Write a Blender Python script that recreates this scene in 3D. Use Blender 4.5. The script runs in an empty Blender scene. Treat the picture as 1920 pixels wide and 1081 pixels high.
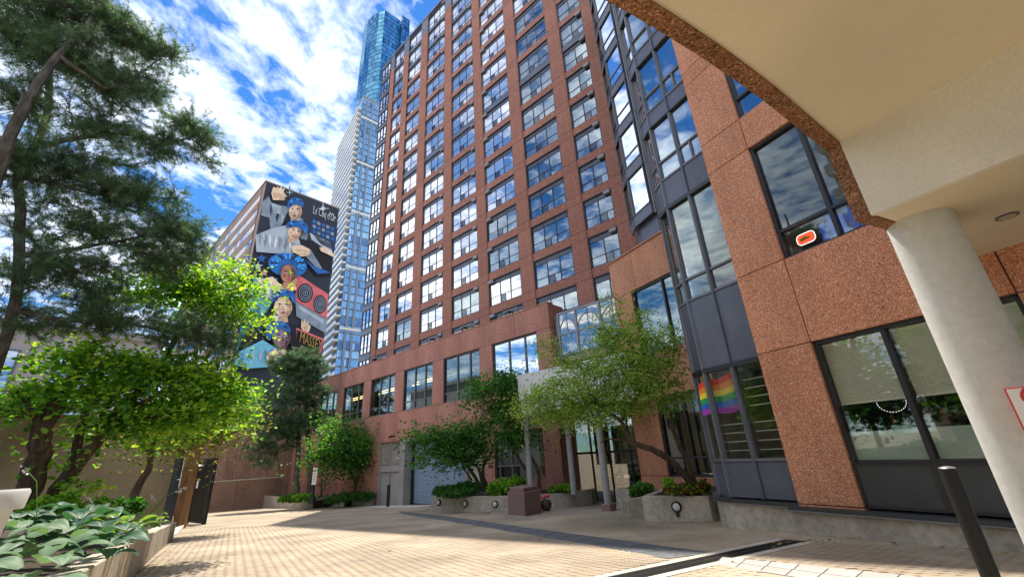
import bpy, bmesh, math, random
import numpy as np
from mathutils import Vector, Matrix
random.seed(7); rng = np.random.default_rng(7)
C = bpy.context.scene.collection
sc = bpy.context.scene
rad = math.radians

# ------------------------------------------------------------------ camera, sky, sun, exposure
F_PX, CX, CY, EYE = 784.0, 960.0, 540.5, 1.6
_w = np.array([-114., 1970., -784.]); _w /= np.linalg.norm(_w)
_f = np.array([0, 0, -1.]); _Y = _f - _f.dot(_w) * _w; _Y /= np.linalg.norm(_Y)
ROT = np.array([np.cross(_Y, _w), _Y, _w])
cam_d = bpy.data.cameras.new('camera'); cam = bpy.data.objects.new('camera', cam_d); C.objects.link(cam)
cam_d.sensor_width = 36; cam_d.lens = F_PX / 1920 * 36; cam_d.clip_start = 0.1; cam_d.clip_end = 3000
cam.matrix_world = Matrix.Translation((0, 0, EYE)) @ Matrix(ROT.tolist()).to_4x4()
sc.camera = cam
SUN_AZ, SUN_EL = -12.5, 67.5
sun_d = bpy.data.lights.new('sun', 'SUN'); sun = bpy.data.objects.new('sun', sun_d); C.objects.link(sun)
sun_d.energy = 2.0; sun_d.angle = rad(0.5); sun_d.color = (1.0, 0.93, 0.82)
_sd = Vector((math.sin(rad(SUN_AZ)) * math.cos(rad(SUN_EL)), math.cos(rad(SUN_AZ)) * math.cos(rad(SUN_EL)), math.sin(rad(SUN_EL))))
sun.rotation_euler = _sd.to_track_quat('Z', 'Y').to_euler()
world = bpy.data.worlds.new('World'); sc.world = world; world.use_nodes = True
wn = world.node_tree; wn.nodes.clear()
def wnode(t, **k):
    n = wn.nodes.new(t)
    for a, b in k.items(): setattr(n, a, b)
    return n
wo = wnode('ShaderNodeOutputWorld'); bg = wnode('ShaderNodeBackground'); bg.inputs[1].default_value = 0.05
sky = wnode('ShaderNodeTexSky', sky_type='NISHITA'); sky.sun_disc = False
sky.sun_elevation = rad(SUN_EL); sky.sun_rotation = rad(SUN_AZ); sky.air_density = 1.0; sky.dust_density = 0.0; sky.ozone_density = 3.0
tc = wnode('ShaderNodeTexCoord')
sep = wnode('ShaderNodeSeparateXYZ'); wn.links.new(tc.outputs['Generated'], sep.inputs[0])
zc = wnode('ShaderNodeMath', operation='MAXIMUM'); zc.inputs[1].default_value = 0.06; wn.links.new(sep.outputs[2], zc.inputs[0])
dv = wnode('ShaderNodeVectorMath', operation='DIVIDE')
cz = wnode('ShaderNodeCombineXYZ')
for i in range(3): wn.links.new(zc.outputs[0], cz.inputs[i])
wn.links.new(tc.outputs['Generated'], dv.inputs[0]); wn.links.new(cz.outputs[0], dv.inputs[1])
def noise(scale, detail, rough, dist, off, stretch=(1, 1, 1)):
    mp = wnode('ShaderNodeMapping'); mp.inputs['Location'].default_value = off; mp.inputs['Scale'].default_value = stretch
    wn.links.new(dv.outputs[0], mp.inputs[0])
    n = wnode('ShaderNodeTexNoise'); n.inputs['Scale'].default_value = scale; n.inputs['Detail'].default_value = detail
    n.inputs['Roughness'].default_value = rough; n.inputs['Distortion'].default_value = dist
    wn.links.new(mp.outputs[0], n.inputs['Vector']); return n.outputs[0]
big = noise(0.9, 4, 0.55, 0.4, (9.1, 8.4, 0)); fine = noise(7.5, 8, 0.62, 0.25, (0.3, 0.9, 0), (1.5, 1, 1))
mx = wnode('ShaderNodeMath', operation='MULTIPLY_ADD'); mx.inputs[1].default_value = 0.62; wn.links.new(big, mx.inputs[0])
fm = wnode('ShaderNodeMath', operation='MULTIPLY'); fm.inputs[1].default_value = 0.38; wn.links.new(fine, fm.inputs[0]); wn.links.new(fm.outputs[0], mx.inputs[2])
ramp = wnode('ShaderNodeValToRGB'); ramp.color_ramp.elements[0].position = 0.425; ramp.color_ramp.elements[1].position = 0.61
ramp.color_ramp.elements[0].color = (0, 0, 0, 1); ramp.color_ramp.elements[1].color = (1, 1, 1, 1)
wn.links.new(mx.outputs[0], ramp.inputs[0])
sat = wnode('ShaderNodeHueSaturation'); sat.inputs['Saturation'].default_value = 1.12; sat.inputs['Value'].default_value = 1.0
wn.links.new(sky.outputs[0], sat.inputs['Color'])
tint = wnode('ShaderNodeMixRGB', blend_type='MULTIPLY'); tint.inputs[0].default_value = 1; tint.inputs[2].default_value = (0.42, 0.74, 0.98, 1); wn.links.new(sat.outputs[0], tint.inputs[1])
mixc = wnode('ShaderNodeMixRGB'); wn.links.new(ramp.outputs[0], mixc.inputs[0]); wn.links.new(tint.outputs[0], mixc.inputs[1])
mixc.inputs[2].default_value = (11.5, 11.7, 12.0, 1)
wn.links.new(mixc.outputs[0], bg.inputs[0]); wn.links.new(bg.outputs[0], wo.inputs[0])
sc.view_settings.view_transform = 'Standard'; sc.view_settings.look = 'None'; sc.view_settings.gamma = 1
sc.view_settings.use_curve_mapping = False; sc.view_settings.exposure = 2.1
sc.render.engine = 'CYCLES'
sc.cycles.max_bounces = 8; sc.cycles.transparent_max_bounces = 12; sc.cycles.use_denoising = True

# ------------------------------------------------------------------ photo geometry helpers
KS = 0.0487
def ray(x, y):
    d = ROT @ np.array([x - CX, CY - y, -F_PX]); return d / np.linalg.norm(d)
def gz(y):                                         # height of the sloping courtyard
    y = max(-2.0, min(46.0, y)); return -KS * (y - 8.83)
def gpt(x, y):                                     # pixel -> courtyard
    d = ray(x, y); t = (-EYE + KS * 8.83) / (d[2] + KS * d[1]); p = d * t; return np.array([p[0], p[1], p[2] + EYE])
def hpt(x, y, z):                                  # pixel -> horizontal plane at z
    d = ray(x, y); t = (z - EYE) / d[2]; p = d * t; return np.array([p[0], p[1], z])
def dpt(x, y, dist):                               # pixel -> point at horizontal distance
    d = ray(x, y); t = dist / math.hypot(d[0], d[1]); p = d * t; return np.array([p[0], p[1], p[2] + EYE])
def vpt(x, y, P, u):                               # pixel -> (s, z) on a vertical plane
    d = ray(x, y); A = np.array([[d[0], -u[0]], [d[1], -u[1]]]); t, s = np.linalg.solve(A, np.array(P[:2])); return s, EYE + d[2] * t
def aznum(x, y):
    d = ray(x, y); return math.degrees(math.atan2(d[0], d[1]))
def azpt(P, u, a):
    a = rad(a); A = np.array([[math.sin(a), -u[0]], [math.cos(a), -u[1]]]); t, s = np.linalg.solve(A, np.array(P[:2])); return s
def dirv(a): return np.array([math.sin(rad(a)), math.cos(rad(a))])
uT = dirv(-48.1); nT = np.array([uT[1], -uT[0]]); PT = np.array([-5.1, 18.6]) * 1.665
PW = PT + nT * 1.4                                  # tower plane
uR = dirv(-28.5); nR = np.array([uR[1], -uR[0]]); PR = hpt(1492, 1000, 0)[:2]
PE = PR + nR * 3.8

# ------------------------------------------------------------------ materials
MATS = {}
def mat(name, col=(0.5, 0.5, 0.5), rough=0.7, metal=0.0, spec=0.5, emit=None, es=1.0):
    if name in MATS: return MATS[name]
    m = bpy.data.materials.new(name); m.use_nodes = True; b = m.node_tree.nodes['Principled BSDF']
    b.inputs['Base Color'].default_value = (*col, 1); b.inputs['Roughness'].default_value = rough
    b.inputs['Metallic'].default_value = metal; b.inputs['Specular IOR Level'].default_value = spec
    if emit: b.inputs['Emission Color'].default_value = (*emit, 1); b.inputs['Emission Strength'].default_value = es
    MATS[name] = m; return m
def grain(name, cols, scale, rough=0.8, kind='noise', bump=0.2, detail=6, big=None, stretch=(1, 1, 1), coords='Object', bumpd=0.01, spec=0.3, pos=None):
    """procedural colour grain (and bump) in object space"""
    m = mat(name, cols[0], rough, spec=spec); nt = m.node_tree; b = nt.nodes['Principled BSDF']
    t = nt.nodes.new('ShaderNodeTexCoord'); mp = nt.nodes.new('ShaderNodeMapping'); mp.inputs['Scale'].default_value = stretch
    if coords == 'World': gp_ = nt.nodes.new('ShaderNodeNewGeometry'); src = gp_.outputs['Position']
    else: src = t.outputs[coords]
    nt.links.new(src, mp.inputs[0])
    if kind == 'noise':
        n = nt.nodes.new('ShaderNodeTexNoise'); n.inputs['Detail'].default_value = detail; n.inputs['Roughness'].default_value = 0.65; out = n.outputs[0]
    else:
        n = nt.nodes.new('ShaderNodeTexVoronoi'); sp = nt.nodes.new('ShaderNodeSeparateColor'); nt.links.new(n.outputs['Color'], sp.inputs[0]); out = sp.outputs[0]
    n.inputs['Scale'].default_value = scale; nt.links.new(mp.outputs[0], n.inputs['Vector'])
    r = nt.nodes.new('ShaderNodeValToRGB'); nt.links.new(out, r.inputs[0]); els = r.color_ramp.elements
    k = len(cols); lo, hi = (0.3, 0.7) if kind == 'noise' else (0.0, 1.0)
    while len(els) < k: els.new(0.5)
    for i, c in enumerate(cols):
        els[i].position = pos[i] if pos else lo + (hi - lo) * i / max(1, k - 1); els[i].color = (*c, 1)
    cout = r.outputs[0]
    if big:
        n2 = nt.nodes.new('ShaderNodeTexNoise'); n2.inputs['Scale'].default_value = big[0]; n2.inputs['Detail'].default_value = 5
        mp2 = nt.nodes.new('ShaderNodeMapping'); mp2.inputs['Scale'].default_value = big[2] if len(big) > 2 else (1, 1, 1)
        nt.links.new(src, mp2.inputs[0]); nt.links.new(mp2.outputs[0], n2.inputs['Vector'])
        mr = nt.nodes.new('ShaderNodeMapRange'); mr.inputs[1].default_value = 0.35; mr.inputs[2].default_value = 0.65
        mr.inputs[3].default_value = 1 - big[1]; mr.inputs[4].default_value = 1 + big[1]; nt.links.new(n2.outputs[0], mr.inputs[0])
        mul = nt.nodes.new('ShaderNodeVectorMath'); mul.operation = 'SCALE'; nt.links.new(cout, mul.inputs[0]); nt.links.new(mr.outputs[0], mul.inputs['Scale']); cout = mul.outputs[0]
    oi = nt.nodes.new('ShaderNodeObjectInfo'); mr = nt.nodes.new('ShaderNodeMapRange'); mr.inputs[3].default_value = 0.93; mr.inputs[4].default_value = 1.07
    nt.links.new(oi.outputs['Random'], mr.inputs[0]); mul = nt.nodes.new('ShaderNodeVectorMath'); mul.operation = 'SCALE'
    nt.links.new(cout, mul.inputs[0]); nt.links.new(mr.outputs[0], mul.inputs['Scale']); cout = mul.outputs[0]
    nt.links.new(cout, b.inputs['Base Color'])
    if bump:
        bp = nt.nodes.new('ShaderNodeBump'); bp.inputs['Strength'].default_value = bump; bp.inputs['Distance'].default_value = bumpd
        nt.links.new(out, bp.inputs['Height']); nt.links.new(bp.outputs[0], b.inputs['Normal'])
    return m
def glass(name, refl=0.35, tint=(0.8, 0.9, 1.0), back=(0.02, 0.03, 0.035), see=0.0, rough=0.02, wave=0.0):
    """coated window glass: a mirror share over a dark body or a see-through one"""
    m = bpy.data.materials.new(name); m.use_nodes = True; nt = m.node_tree; nt.nodes.clear()
    o = nt.nodes.new('ShaderNodeOutputMaterial'); g = nt.nodes.new('ShaderNodeBsdfGlossy'); g.inputs['Color'].default_value = (*tint, 1); g.inputs['Roughness'].default_value = rough
    fr = nt.nodes.new('ShaderNodeLayerWeight'); fr.inputs[0].default_value = 0.35
    mr = nt.nodes.new('ShaderNodeMapRange'); mr.inputs[3].default_value = refl; mr.inputs[4].default_value = min(1.0, refl + 0.28); nt.links.new(fr.outputs['Fresnel'], mr.inputs[0])
    if see > 0:
        bk = nt.nodes.new('ShaderNodeBsdfTransparent'); bk.inputs['Color'].default_value = (see, see * 1.0, see * 0.97, 1)
    else:
        bk = nt.nodes.new('ShaderNodeBsdfDiffuse'); oi = nt.nodes.new('ShaderNodeObjectInfo'); rm = nt.nodes.new('ShaderNodeValToRGB'); nt.links.new(oi.outputs['Random'], rm.inputs[0]); rm.color_ramp.elements[0].color = tuple(c * .25 for c in back) + (1,); rm.color_ramp.elements[1].color = tuple(min(.7, c * 1.3) for c in back) + (1,); nt.links.new(rm.outputs[0], bk.inputs['Color'])
    mixn = nt.nodes.new('ShaderNodeMixShader'); nt.links.new(mr.outputs[0], mixn.inputs[0]); nt.links.new(bk.outputs[0], mixn.inputs[1]); nt.links.new(g.outputs[0], mixn.inputs[2])
    nt.links.new(mixn.outputs[0], o.inputs[0])
    if wave:
        t = nt.nodes.new('ShaderNodeTexCoord'); n = nt.nodes.new('ShaderNodeTexNoise'); n.inputs['Scale'].default_value = 0.9; n.inputs['Detail'].default_value = 1
        bp = nt.nodes.new('ShaderNodeBump'); bp.inputs['Strength'].default_value = wave; bp.inputs['Distance'].default_value = 0.05
        nt.links.new(t.outputs['Object'], n.inputs['Vector']); nt.links.new(n.outputs[0], bp.inputs['Height']); nt.links.new(bp.outputs[0], g.inputs['Normal'])
    MATS[name] = m; return m
def leafmat(name, col, trans, rough=0.45, mixf=0.5):
    m = bpy.data.materials.new(name); m.use_nodes = True; nt = m.node_tree; nt.nodes.clear()
    o = nt.nodes.new('ShaderNodeOutputMaterial'); d = nt.nodes.new('ShaderNodeBsdfPrincipled'); d.inputs['Base Color'].default_value = (*col, 1); d.inputs['Roughness'].default_value = rough
    d.inputs['Specular IOR Level'].default_value = 0.35
    t = nt.nodes.new('ShaderNodeBsdfTranslucent'); t.inputs['Color'].default_value = (*trans, 1)
    mx_ = nt.nodes.new('ShaderNodeMixShader'); mx_.inputs[0].default_value = mixf
    nt.links.new(d.outputs[0], mx_.inputs[1]); nt.links.new(t.outputs[0], mx_.inputs[2]); nt.links.new(mx_.outputs[0], o.inputs[0]); MATS[name] = m; return m

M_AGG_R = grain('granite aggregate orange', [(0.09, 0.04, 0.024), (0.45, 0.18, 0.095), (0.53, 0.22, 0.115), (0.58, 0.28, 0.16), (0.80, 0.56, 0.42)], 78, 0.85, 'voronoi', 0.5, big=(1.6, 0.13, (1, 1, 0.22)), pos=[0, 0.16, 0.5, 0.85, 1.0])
M_AGG_T = grain('granite aggregate pink', [(0.18, 0.08, 0.06), (0.36, 0.15, 0.108), (0.44, 0.19, 0.14), (0.68, 0.42, 0.35)], 60, 0.85, 'voronoi', 0.35, big=(1.2, 0.15, (1, 1, 0.2)), pos=[0, 0.2, 0.75, 1.0])
M_AGG_W = grain('granite aggregate brown', [(0.16, 0.07, 0.05), (0.31, 0.13, 0.09), (0.38, 0.165, 0.115), (0.50, 0.29, 0.23)], 30, 0.85, 'voronoi', 0.25, big=(0.5, 0.10), pos=[0, 0.2, 0.8, 1.0])
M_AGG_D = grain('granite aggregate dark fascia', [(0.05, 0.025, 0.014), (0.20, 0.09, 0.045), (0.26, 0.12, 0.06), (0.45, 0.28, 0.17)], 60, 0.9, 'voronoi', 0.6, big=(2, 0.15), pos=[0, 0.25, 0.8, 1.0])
M_JOINT = mat('dark joint backing', (0.05, 0.03, 0.025), 0.9)  # plain dark colour behind and along the panel joints
M_METAL = grain('blue grey metal panel', [(0.075, 0.085, 0.12), (0.10, 0.11, 0.15)], 3, 0.38, big=(0.8, 0.15), bump=0.02, spec=0.5)
M_METAL_L = grain('light grey metal trim', [(0.22, 0.23, 0.26), (0.28, 0.29, 0.32)], 4, 0.35, bump=0.02, spec=0.5)
M_FRAME = mat('black window frame', (0.016, 0.017, 0.02), 0.4)
M_FRAME_G = mat('grey window frame', (0.13, 0.14, 0.16), 0.4)
M_DARK = mat('dark interior', (0.012, 0.013, 0.014), 0.9)
M_ROOM = mat('room grey', (0.10, 0.10, 0.09), 0.9)
M_CONC = grain('weathered concrete', [(0.28, 0.245, 0.195), (0.39, 0.345, 0.28), (0.47, 0.42, 0.345)], 9, 0.85, big=(1.2, 0.22, (1, 1, 0.35)), bump=0.15)
M_CONC_L = grain('pale concrete', [(0.42, 0.38, 0.32), (0.52, 0.47, 0.40)], 11, 0.85, big=(1.6, 0.15), bump=0.12)
M_TAN = grain('tan stucco wall', [(0.21, 0.17, 0.105), (0.27, 0.22, 0.14)], 14, 0.9, big=(0.5, 0.2), bump=0.15)
M_STUCCO = grain('cream stucco soffit', [(0.74, 0.66, 0.48), (0.80, 0.72, 0.54)], 35, 0.9, big=(0.45, 0.10), bump=0.12, bumpd=0.004)
M_STUCCO_W = grain('pale rough stucco', [(0.68, 0.65, 0.56), (0.80, 0.77, 0.68)], 40, 0.92, big=(0.7, 0.08), bump=0.8, bumpd=0.012)
M_COLUMN = grain('painted column grey', [(0.50, 0.50, 0.46), (0.60, 0.60, 0.56)], 12, 0.75, big=(1.0, 0.10, (1, 1, 0.3)), bump=0.15, bumpd=0.005)
M_WHITE = mat('white painted panel', (0.62, 0.62, 0.60), 0.5)
M_POST = grain('grey painted steel', [(0.30, 0.29, 0.28), (0.36, 0.35, 0.34)], 9, 0.45, bump=0.03)
M_BLACK = grain('black painted steel', [(0.012, 0.012, 0.011), (0.022, 0.021, 0.018)], 60, 0.55, bump=0.15, bumpd=0.003)
M_DOOR = grain('blue grey shutter', [(0.20, 0.27, 0.37), (0.25, 0.32, 0.42)], 6, 0.45, bump=0.03, big=(0.7, 0.08))
M_STONE = grain('polished brown granite', [(0.13, 0.08, 0.07), (0.22, 0.13, 0.11), (0.28, 0.18, 0.16)], 70, 0.45, 'voronoi', 0.05, big=(2, 0.12))
M_SOIL = grain('dark soil', [(0.025, 0.018, 0.012), (0.06, 0.045, 0.03)], 18, 0.95, bump=0.6, bumpd=0.03)
M_BARK = grain('brown bark', [(0.035, 0.024, 0.016), (0.085, 0.058, 0.038), (0.14, 0.10, 0.07)], 14, 0.95, stretch=(1, 1, 0.25), bump=0.9, bumpd=0.02)
M_BARK_P = grain('grey pine bark', [(0.04, 0.036, 0.032), (0.10, 0.09, 0.078), (0.17, 0.155, 0.135)], 12, 0.95, stretch=(1, 1, 0.3), bump=0.9, bumpd=0.03)
G_TOWER = glass('sky coated window', 0.66, (1.0, 0.99, 0.96), (0.55, 0.62, 0.62), wave=0.12)
G_CURT = glass('clear coated window', 0.20, (0.85, 0.95, 1.0), see=0.80, wave=0.12)
G_POD = glass('podium window', 0.11, (0.8, 0.95, 0.95), see=0.72, wave=0.05)
G_NEAR = glass('near clear window', 0.06, (0.85, 0.95, 0.92), see=0.90)
G_BAY = glass('bay mirror window', 0.80, (0.93, 0.96, 1.0), (0.05, 0.06, 0.07))
G_DARK = glass('dark entrance window', 0.22, (0.8, 0.9, 0.85), see=0.55)

# ------------------------------------------------------------------ object helpers
def tag(o, label=None, cat=None, group=None, kind=None):
    if label: o['label'] = label
    if cat: o['category'] = cat
    if group: o['group'] = group
    if kind: o['kind'] = kind
    return o
def empty(name, label, cat, loc=(0, 0, 0), rz=0.0, group=None):
    o = bpy.data.objects.new(name, None); C.objects.link(o); o.location = loc; o.rotation_euler = (0, 0, rz); o.empty_display_size = 0.2
    return tag(o, label, cat, group)
def frame_empty(name, label, cat, P, u, z=0.0, group=None):
    return empty(name, label, cat, (float(P[0]), float(P[1]), z), math.atan2(u[1], u[0]), group)
class MB:
    def __init__(s): s.v = []; s.f = []; s.m = []; s.mats = []
    def mi(s, m):
        if m not in s.mats: s.mats.append(m)
        return s.mats.index(m)
    def box(s, x0, x1, y0, y1, z0, z1, m):
        if x0 > x1: x0, x1 = x1, x0
        if y0 > y1: y0, y1 = y1, y0
        b = len(s.v); s.v += [(x0, y0, z0), (x1, y0, z0), (x1, y1, z0), (x0, y1, z0), (x0, y0, z1), (x1, y0, z1), (x1, y1, z1), (x0, y1, z1)]
        for q in ((0, 3, 2, 1), (4, 5, 6, 7), (0, 1, 5, 4), (1, 2, 6, 5), (2, 3, 7, 6), (3, 0, 4, 7)): s.f.append(tuple(b + i for i in q)); s.m.append(s.mi(m))
        return s
    def quad(s, p, m):
        b = len(s.v); s.v += [tuple(map(float, q)) for q in p]; s.f.append(tuple(range(b, b + len(p)))); s.m.append(s.mi(m)); return s
    def prism(s, poly, z0, z1, m, mtop=None):
        """poly: counter clockwise plan polygon; z0/z1 numbers or lists"""
        n = len(poly); b = len(s.v); A = z0 if hasattr(z0, '__len__') else [z0] * n; B = z1 if hasattr(z1, '__len__') else [z1] * n
        ar = sum(poly[i][0] * poly[(i + 1) % n][1] - poly[(i + 1) % n][0] * poly[i][1] for i in range(n))
        if ar < 0: poly = poly[::-1]; A = A[::-1]; B = B[::-1]
        s.v += [(float(p[0]), float(p[1]), float(a)) for p, a in zip(poly, A)] + [(float(p[0]), float(p[1]), float(a)) for p, a in zip(poly, B)]
        for i in range(n): j = (i + 1) % n; s.f.append((b + i, b + j, b + n + j, b + n + i)); s.m.append(s.mi(m))
        s.f.append(tuple(b + n - 1 - i for i in range(n))); s.m.append(s.mi(m)); s.f.append(tuple(b + n + i for i in range(n))); s.m.append(s.mi(mtop or m)); return s
    def tube(s, pts, r0, r1=None, m=None, n=8, caps=True):
        pts = [np.array(p, float) for p in pts]; r1 = r0 if r1 is None else r1; k = len(pts); b = len(s.v); prev = None
        for i, p in enumerate(pts):
            t = pts[min(i + 1, k - 1)] - pts[max(i - 1, 0)]; t = t / (np.linalg.norm(t) + 1e-9)
            if prev is None: a = np.cross(t, [0.31, 0.2, 0.93] if abs(t[2]) < 0.9 else [1, 0.1, 0]);
            else: a = prev - t * prev.dot(t)
            a /= np.linalg.norm(a) + 1e-9; prev = a; c = np.cross(t, a); r = r0 + (r1 - r0) * i / max(1, k - 1)
            for j in range(n): th = 2 * math.pi * j / n; s.v.append(tuple(p + r * (a * math.cos(th) + c * math.sin(th))))
        mi = s.mi(m)
        for i in range(k - 1):
            for j in range(n): jj = (j + 1) % n; s.f.append((b + i * n + j, b + i * n + jj, b + (i + 1) * n + jj, b + (i + 1) * n + j)); s.m.append(mi)
        if caps: s.f.append(tuple(b + n - 1 - j for j in range(n))); s.m.append(mi); s.f.append(tuple(b + (k - 1) * n + j for j in range(n))); s.m.append(mi)
        return s
    def lathe(s, prof, m, n=24, c=(0, 0)):
        b = len(s.v)
        for r, z in prof:
            for j in range(n): th = 2 * math.pi * j / n; s.v.append((c[0] + r * math.cos(th), c[1] + r * math.sin(th), z))
        mi = s.mi(m)
        for i in range(len(prof) - 1):
            for j in range(n): jj = (j + 1) % n; s.f.append((b + i * n + j, b + i * n + jj, b + (i + 1) * n + jj, b + (i + 1) * n + j)); s.m.append(mi)
        s.f.append(tuple(b + n - 1 - j for j in range(n))); s.m.append(mi); s.f.append(tuple(b + (len(prof) - 1) * n + j for j in range(n))); s.m.append(mi); return s
    def mesh(s, name, bevel=0, smooth=False):
        me = bpy.data.meshes.new(name); me.from_pydata(s.v, [], s.f)
        for m in s.mats: me.materials.append(m)
        me.polygons.foreach_set('material_index', s.m)
        if bevel:
            bm = bmesh.new(); bm.from_mesh(me); bmesh.ops.bevel(bm, geom=bm.edges[:], offset=bevel, segments=1, affect='EDGES', clamp_overlap=True); bm.to_mesh(me); bm.free()
        if smooth:
            me.polygons.foreach_set('use_smooth', [True] * len(me.polygons)); me.set_sharp_from_angle(angle=rad(40))
        me.update(); return me
    def obj(s, name, parent=None, bevel=0, smooth=False, loc=None, kind=None, label=None):
        o = bpy.data.objects.new(name, s.mesh(name, bevel, smooth)); C.objects.link(o)
        if parent: o.parent = parent
        if loc is not None: o.location = loc
        if kind: o['kind'] = kind
        if label: o['label'] = label
        return o
def put(name, me, parent, loc=(0, 0, 0), rz=0.0, kind=None):
    o = bpy.data.objects.new(name, me); C.objects.link(o); o.parent = parent; o.location = loc; o.rotation_euler = (0, 0, rz)
    if kind: o['kind'] = kind
    return o
def bxm(name, w, d, h, m, bevel=0):
    return MB().box(0, w, -d, 0, 0, h, m).mesh(name, bevel)
_pc = {}
def panel(parent, s0, s1, z0, z1, o, m, name='wall_panel', d=0.05, gap=0.008):
    """one cladding panel: its face at depth o, joints left open round it"""
    if s0 > s1: s0, s1 = s1, s0
    w, h = s1 - s0 - 2 * gap, z1 - z0 - 2 * gap; k = (round(w, 3), round(h, 3), m.name, d)
    if k not in _pc: _pc[k] = bxm(name, w, d, h, m, 0.004)
    return put(name, _pc[k], parent, (s0 + gap, o, z0 + gap))
def soup(name, V, Fi, mats, mi, parent=None, kind='stuff', smooth=False, label=None):
    """big mesh of equal polygons: V (n,k,3), material index per polygon"""
    n, k, _ = V.shape; me = bpy.data.meshes.new(name); me.vertices.add(n * k); me.vertices.foreach_set('co', V.reshape(-1).astype(np.float32))
    me.loops.add(n * k); me.loops.foreach_set('vertex_index', np.arange(n * k, dtype=np.int32)); me.polygons.add(n)
    me.polygons.foreach_set('loop_start', np.arange(0, n * k, k, dtype=np.int32)); me.polygons.foreach_set('loop_total', np.full(n, k, dtype=np.int32))
    for m in mats: me.materials.append(m)
    me.polygons.foreach_set('material_index', np.asarray(mi, dtype=np.int32)); me.update(calc_edges=True); me.validate()
    o = bpy.data.objects.new(name, me); C.objects.link(o)
    if parent: o.parent = parent
    if kind: o['kind'] = kind
    if label: o['label'] = label
    return o
def copy_tree(o, parent=None):
    c = o.copy(); C.objects.link(c); c.parent = parent
    for ch in o.children: copy_tree(ch, c)
    return c
#SECTIONS
# ================================================================== THE GROUND
def ground():
    xs = [-900, -300, -100, -50, -30, -20, -10, 0, 10, 20, 50, 100, 300, 900]; ys = [-600, -200, -60, -20, -2, 8, 20, 30, 46, 60, 120, 300, 1000]
    b = MB()
    for i in range(len(xs) - 1):
        for j in range(len(ys) - 1):
            b.quad([(xs[i], ys[j], gz(ys[j]) - 0.0065), (xs[i + 1], ys[j], gz(ys[j]) - 0.0065), (xs[i + 1], ys[j + 1], gz(ys[j + 1]) - 0.0065), (xs[i], ys[j + 1], gz(ys[j + 1]) - 0.0065)], M_MORTAR)
    return tag(b.obj('ground'), kind='structure')
PAV = [(0.325, 0.26, 0.185), (0.34, 0.275, 0.20), (0.305, 0.245, 0.178), (0.33, 0.275, 0.21), (0.32, 0.245, 0.17)]
M_MORTAR = grain('sand joint and far paving', [(0.28, 0.225, 0.16), (0.325, 0.265, 0.19)], 6, 0.95, big=(0.55, 0.2), bump=0.1, coords='World')
M_PAV = [grain('paver tone %d' % i, [tuple(c * 0.82 for c in p), p, tuple(c * 1.1 for c in p)], 26, 0.85, big=(0.55, 0.24), bump=0.25, bumpd=0.004, coords='World') for i, p in enumerate(PAV)]
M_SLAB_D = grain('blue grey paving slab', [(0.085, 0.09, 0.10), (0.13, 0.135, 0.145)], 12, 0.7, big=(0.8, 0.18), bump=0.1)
M_SLAB_SUN = grain('sunlit paving slab', [(0.33, 0.31, 0.29), (0.42, 0.40, 0.37)], 12, 0.75, big=(0.8, 0.15), bump=0.1)  # same slabs as the blue grey band, with sunlight put into the colour
M_SLAB_E = grain('entrance stone paving', [(0.25, 0.205, 0.165), (0.32, 0.265, 0.215)], 10, 0.6, big=(0.5, 0.18), bump=0.08)
ground_o = ground()
def slab_poly(px_top, px_bot): return [gpt(*p)[:2] for p in px_top] + [gpt(*p)[:2] for p in px_bot][::-1]
BT = [(748, 956.5), (780, 960.5), (847, 968), (927, 979.5), (1030, 994), (1100, 1003), (1190, 1015), (1270, 1026), (1340, 1036)]
BB = [(752, 962), (780, 967), (847, 977), (927, 990.5), (997, 1002.5), (1060, 1012), (1130, 1024), (1190, 1035), (1250, 1046)]
LT = [(1354, 1043), (1440, 1051), (1527, 1059.7), (1610, 1068), (1700, 1077), (1850, 1094)]
LB = [(1338, 1057), (1390, 1065), (1479, 1079), (1570, 1094), (1660, 1110), (1800, 1140)]
drainA = [gpt(1143.7, 1081)[:2], gpt(1206, 1081)[:2]]; drainB = [gpt(1455, 1016.5)[:2], gpt(1522, 1009)[:2]]
dc0 = (drainA[0] + drainA[1]) / 2; dc1 = (drainB[0] + drainB[1]) / 2; dd = dc1 - dc0; dL = np.linalg.norm(dd); dd = dd / dL; dn = np.array([-dd[1], dd[0]])
DR_S0, DR_S1, DR_W = -1.6, dL + 0.05, 0.17
def inpoly(p, poly):
    c = False; n = len(poly); j = n - 1
    for i in range(n):
        xi, yi = poly[i]; xj, yj = poly[j]
        if (yi > p[1]) != (yj > p[1]) and p[0] < (xj - xi) * (p[1] - yi) / (yj - yi) + xi: c = not c
        j = i
    return c
bandpoly = slab_poly(BT, BB); lightpoly = slab_poly(LT, LB)
CIRC = (np.array([1.95, 18.7]), 3.35)
def blocked(p):
    if inpoly(p, bandpoly) or inpoly(p, lightpoly): return True
    q = p - dc0; s = q.dot(dd); o = q.dot(dn)
    if DR_S0 - 0.02 < s < DR_S1 + 0.05 and abs(o) < DR_W + 0.17: return True
    if np.linalg.norm(p - CIRC[0]) < CIRC[1] + 0.05: return True
    q = p - PR; s = q.dot(uR); o = -q.dot(nR)
    if o < 0.0 and s < 1.9: return True
    return False
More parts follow.
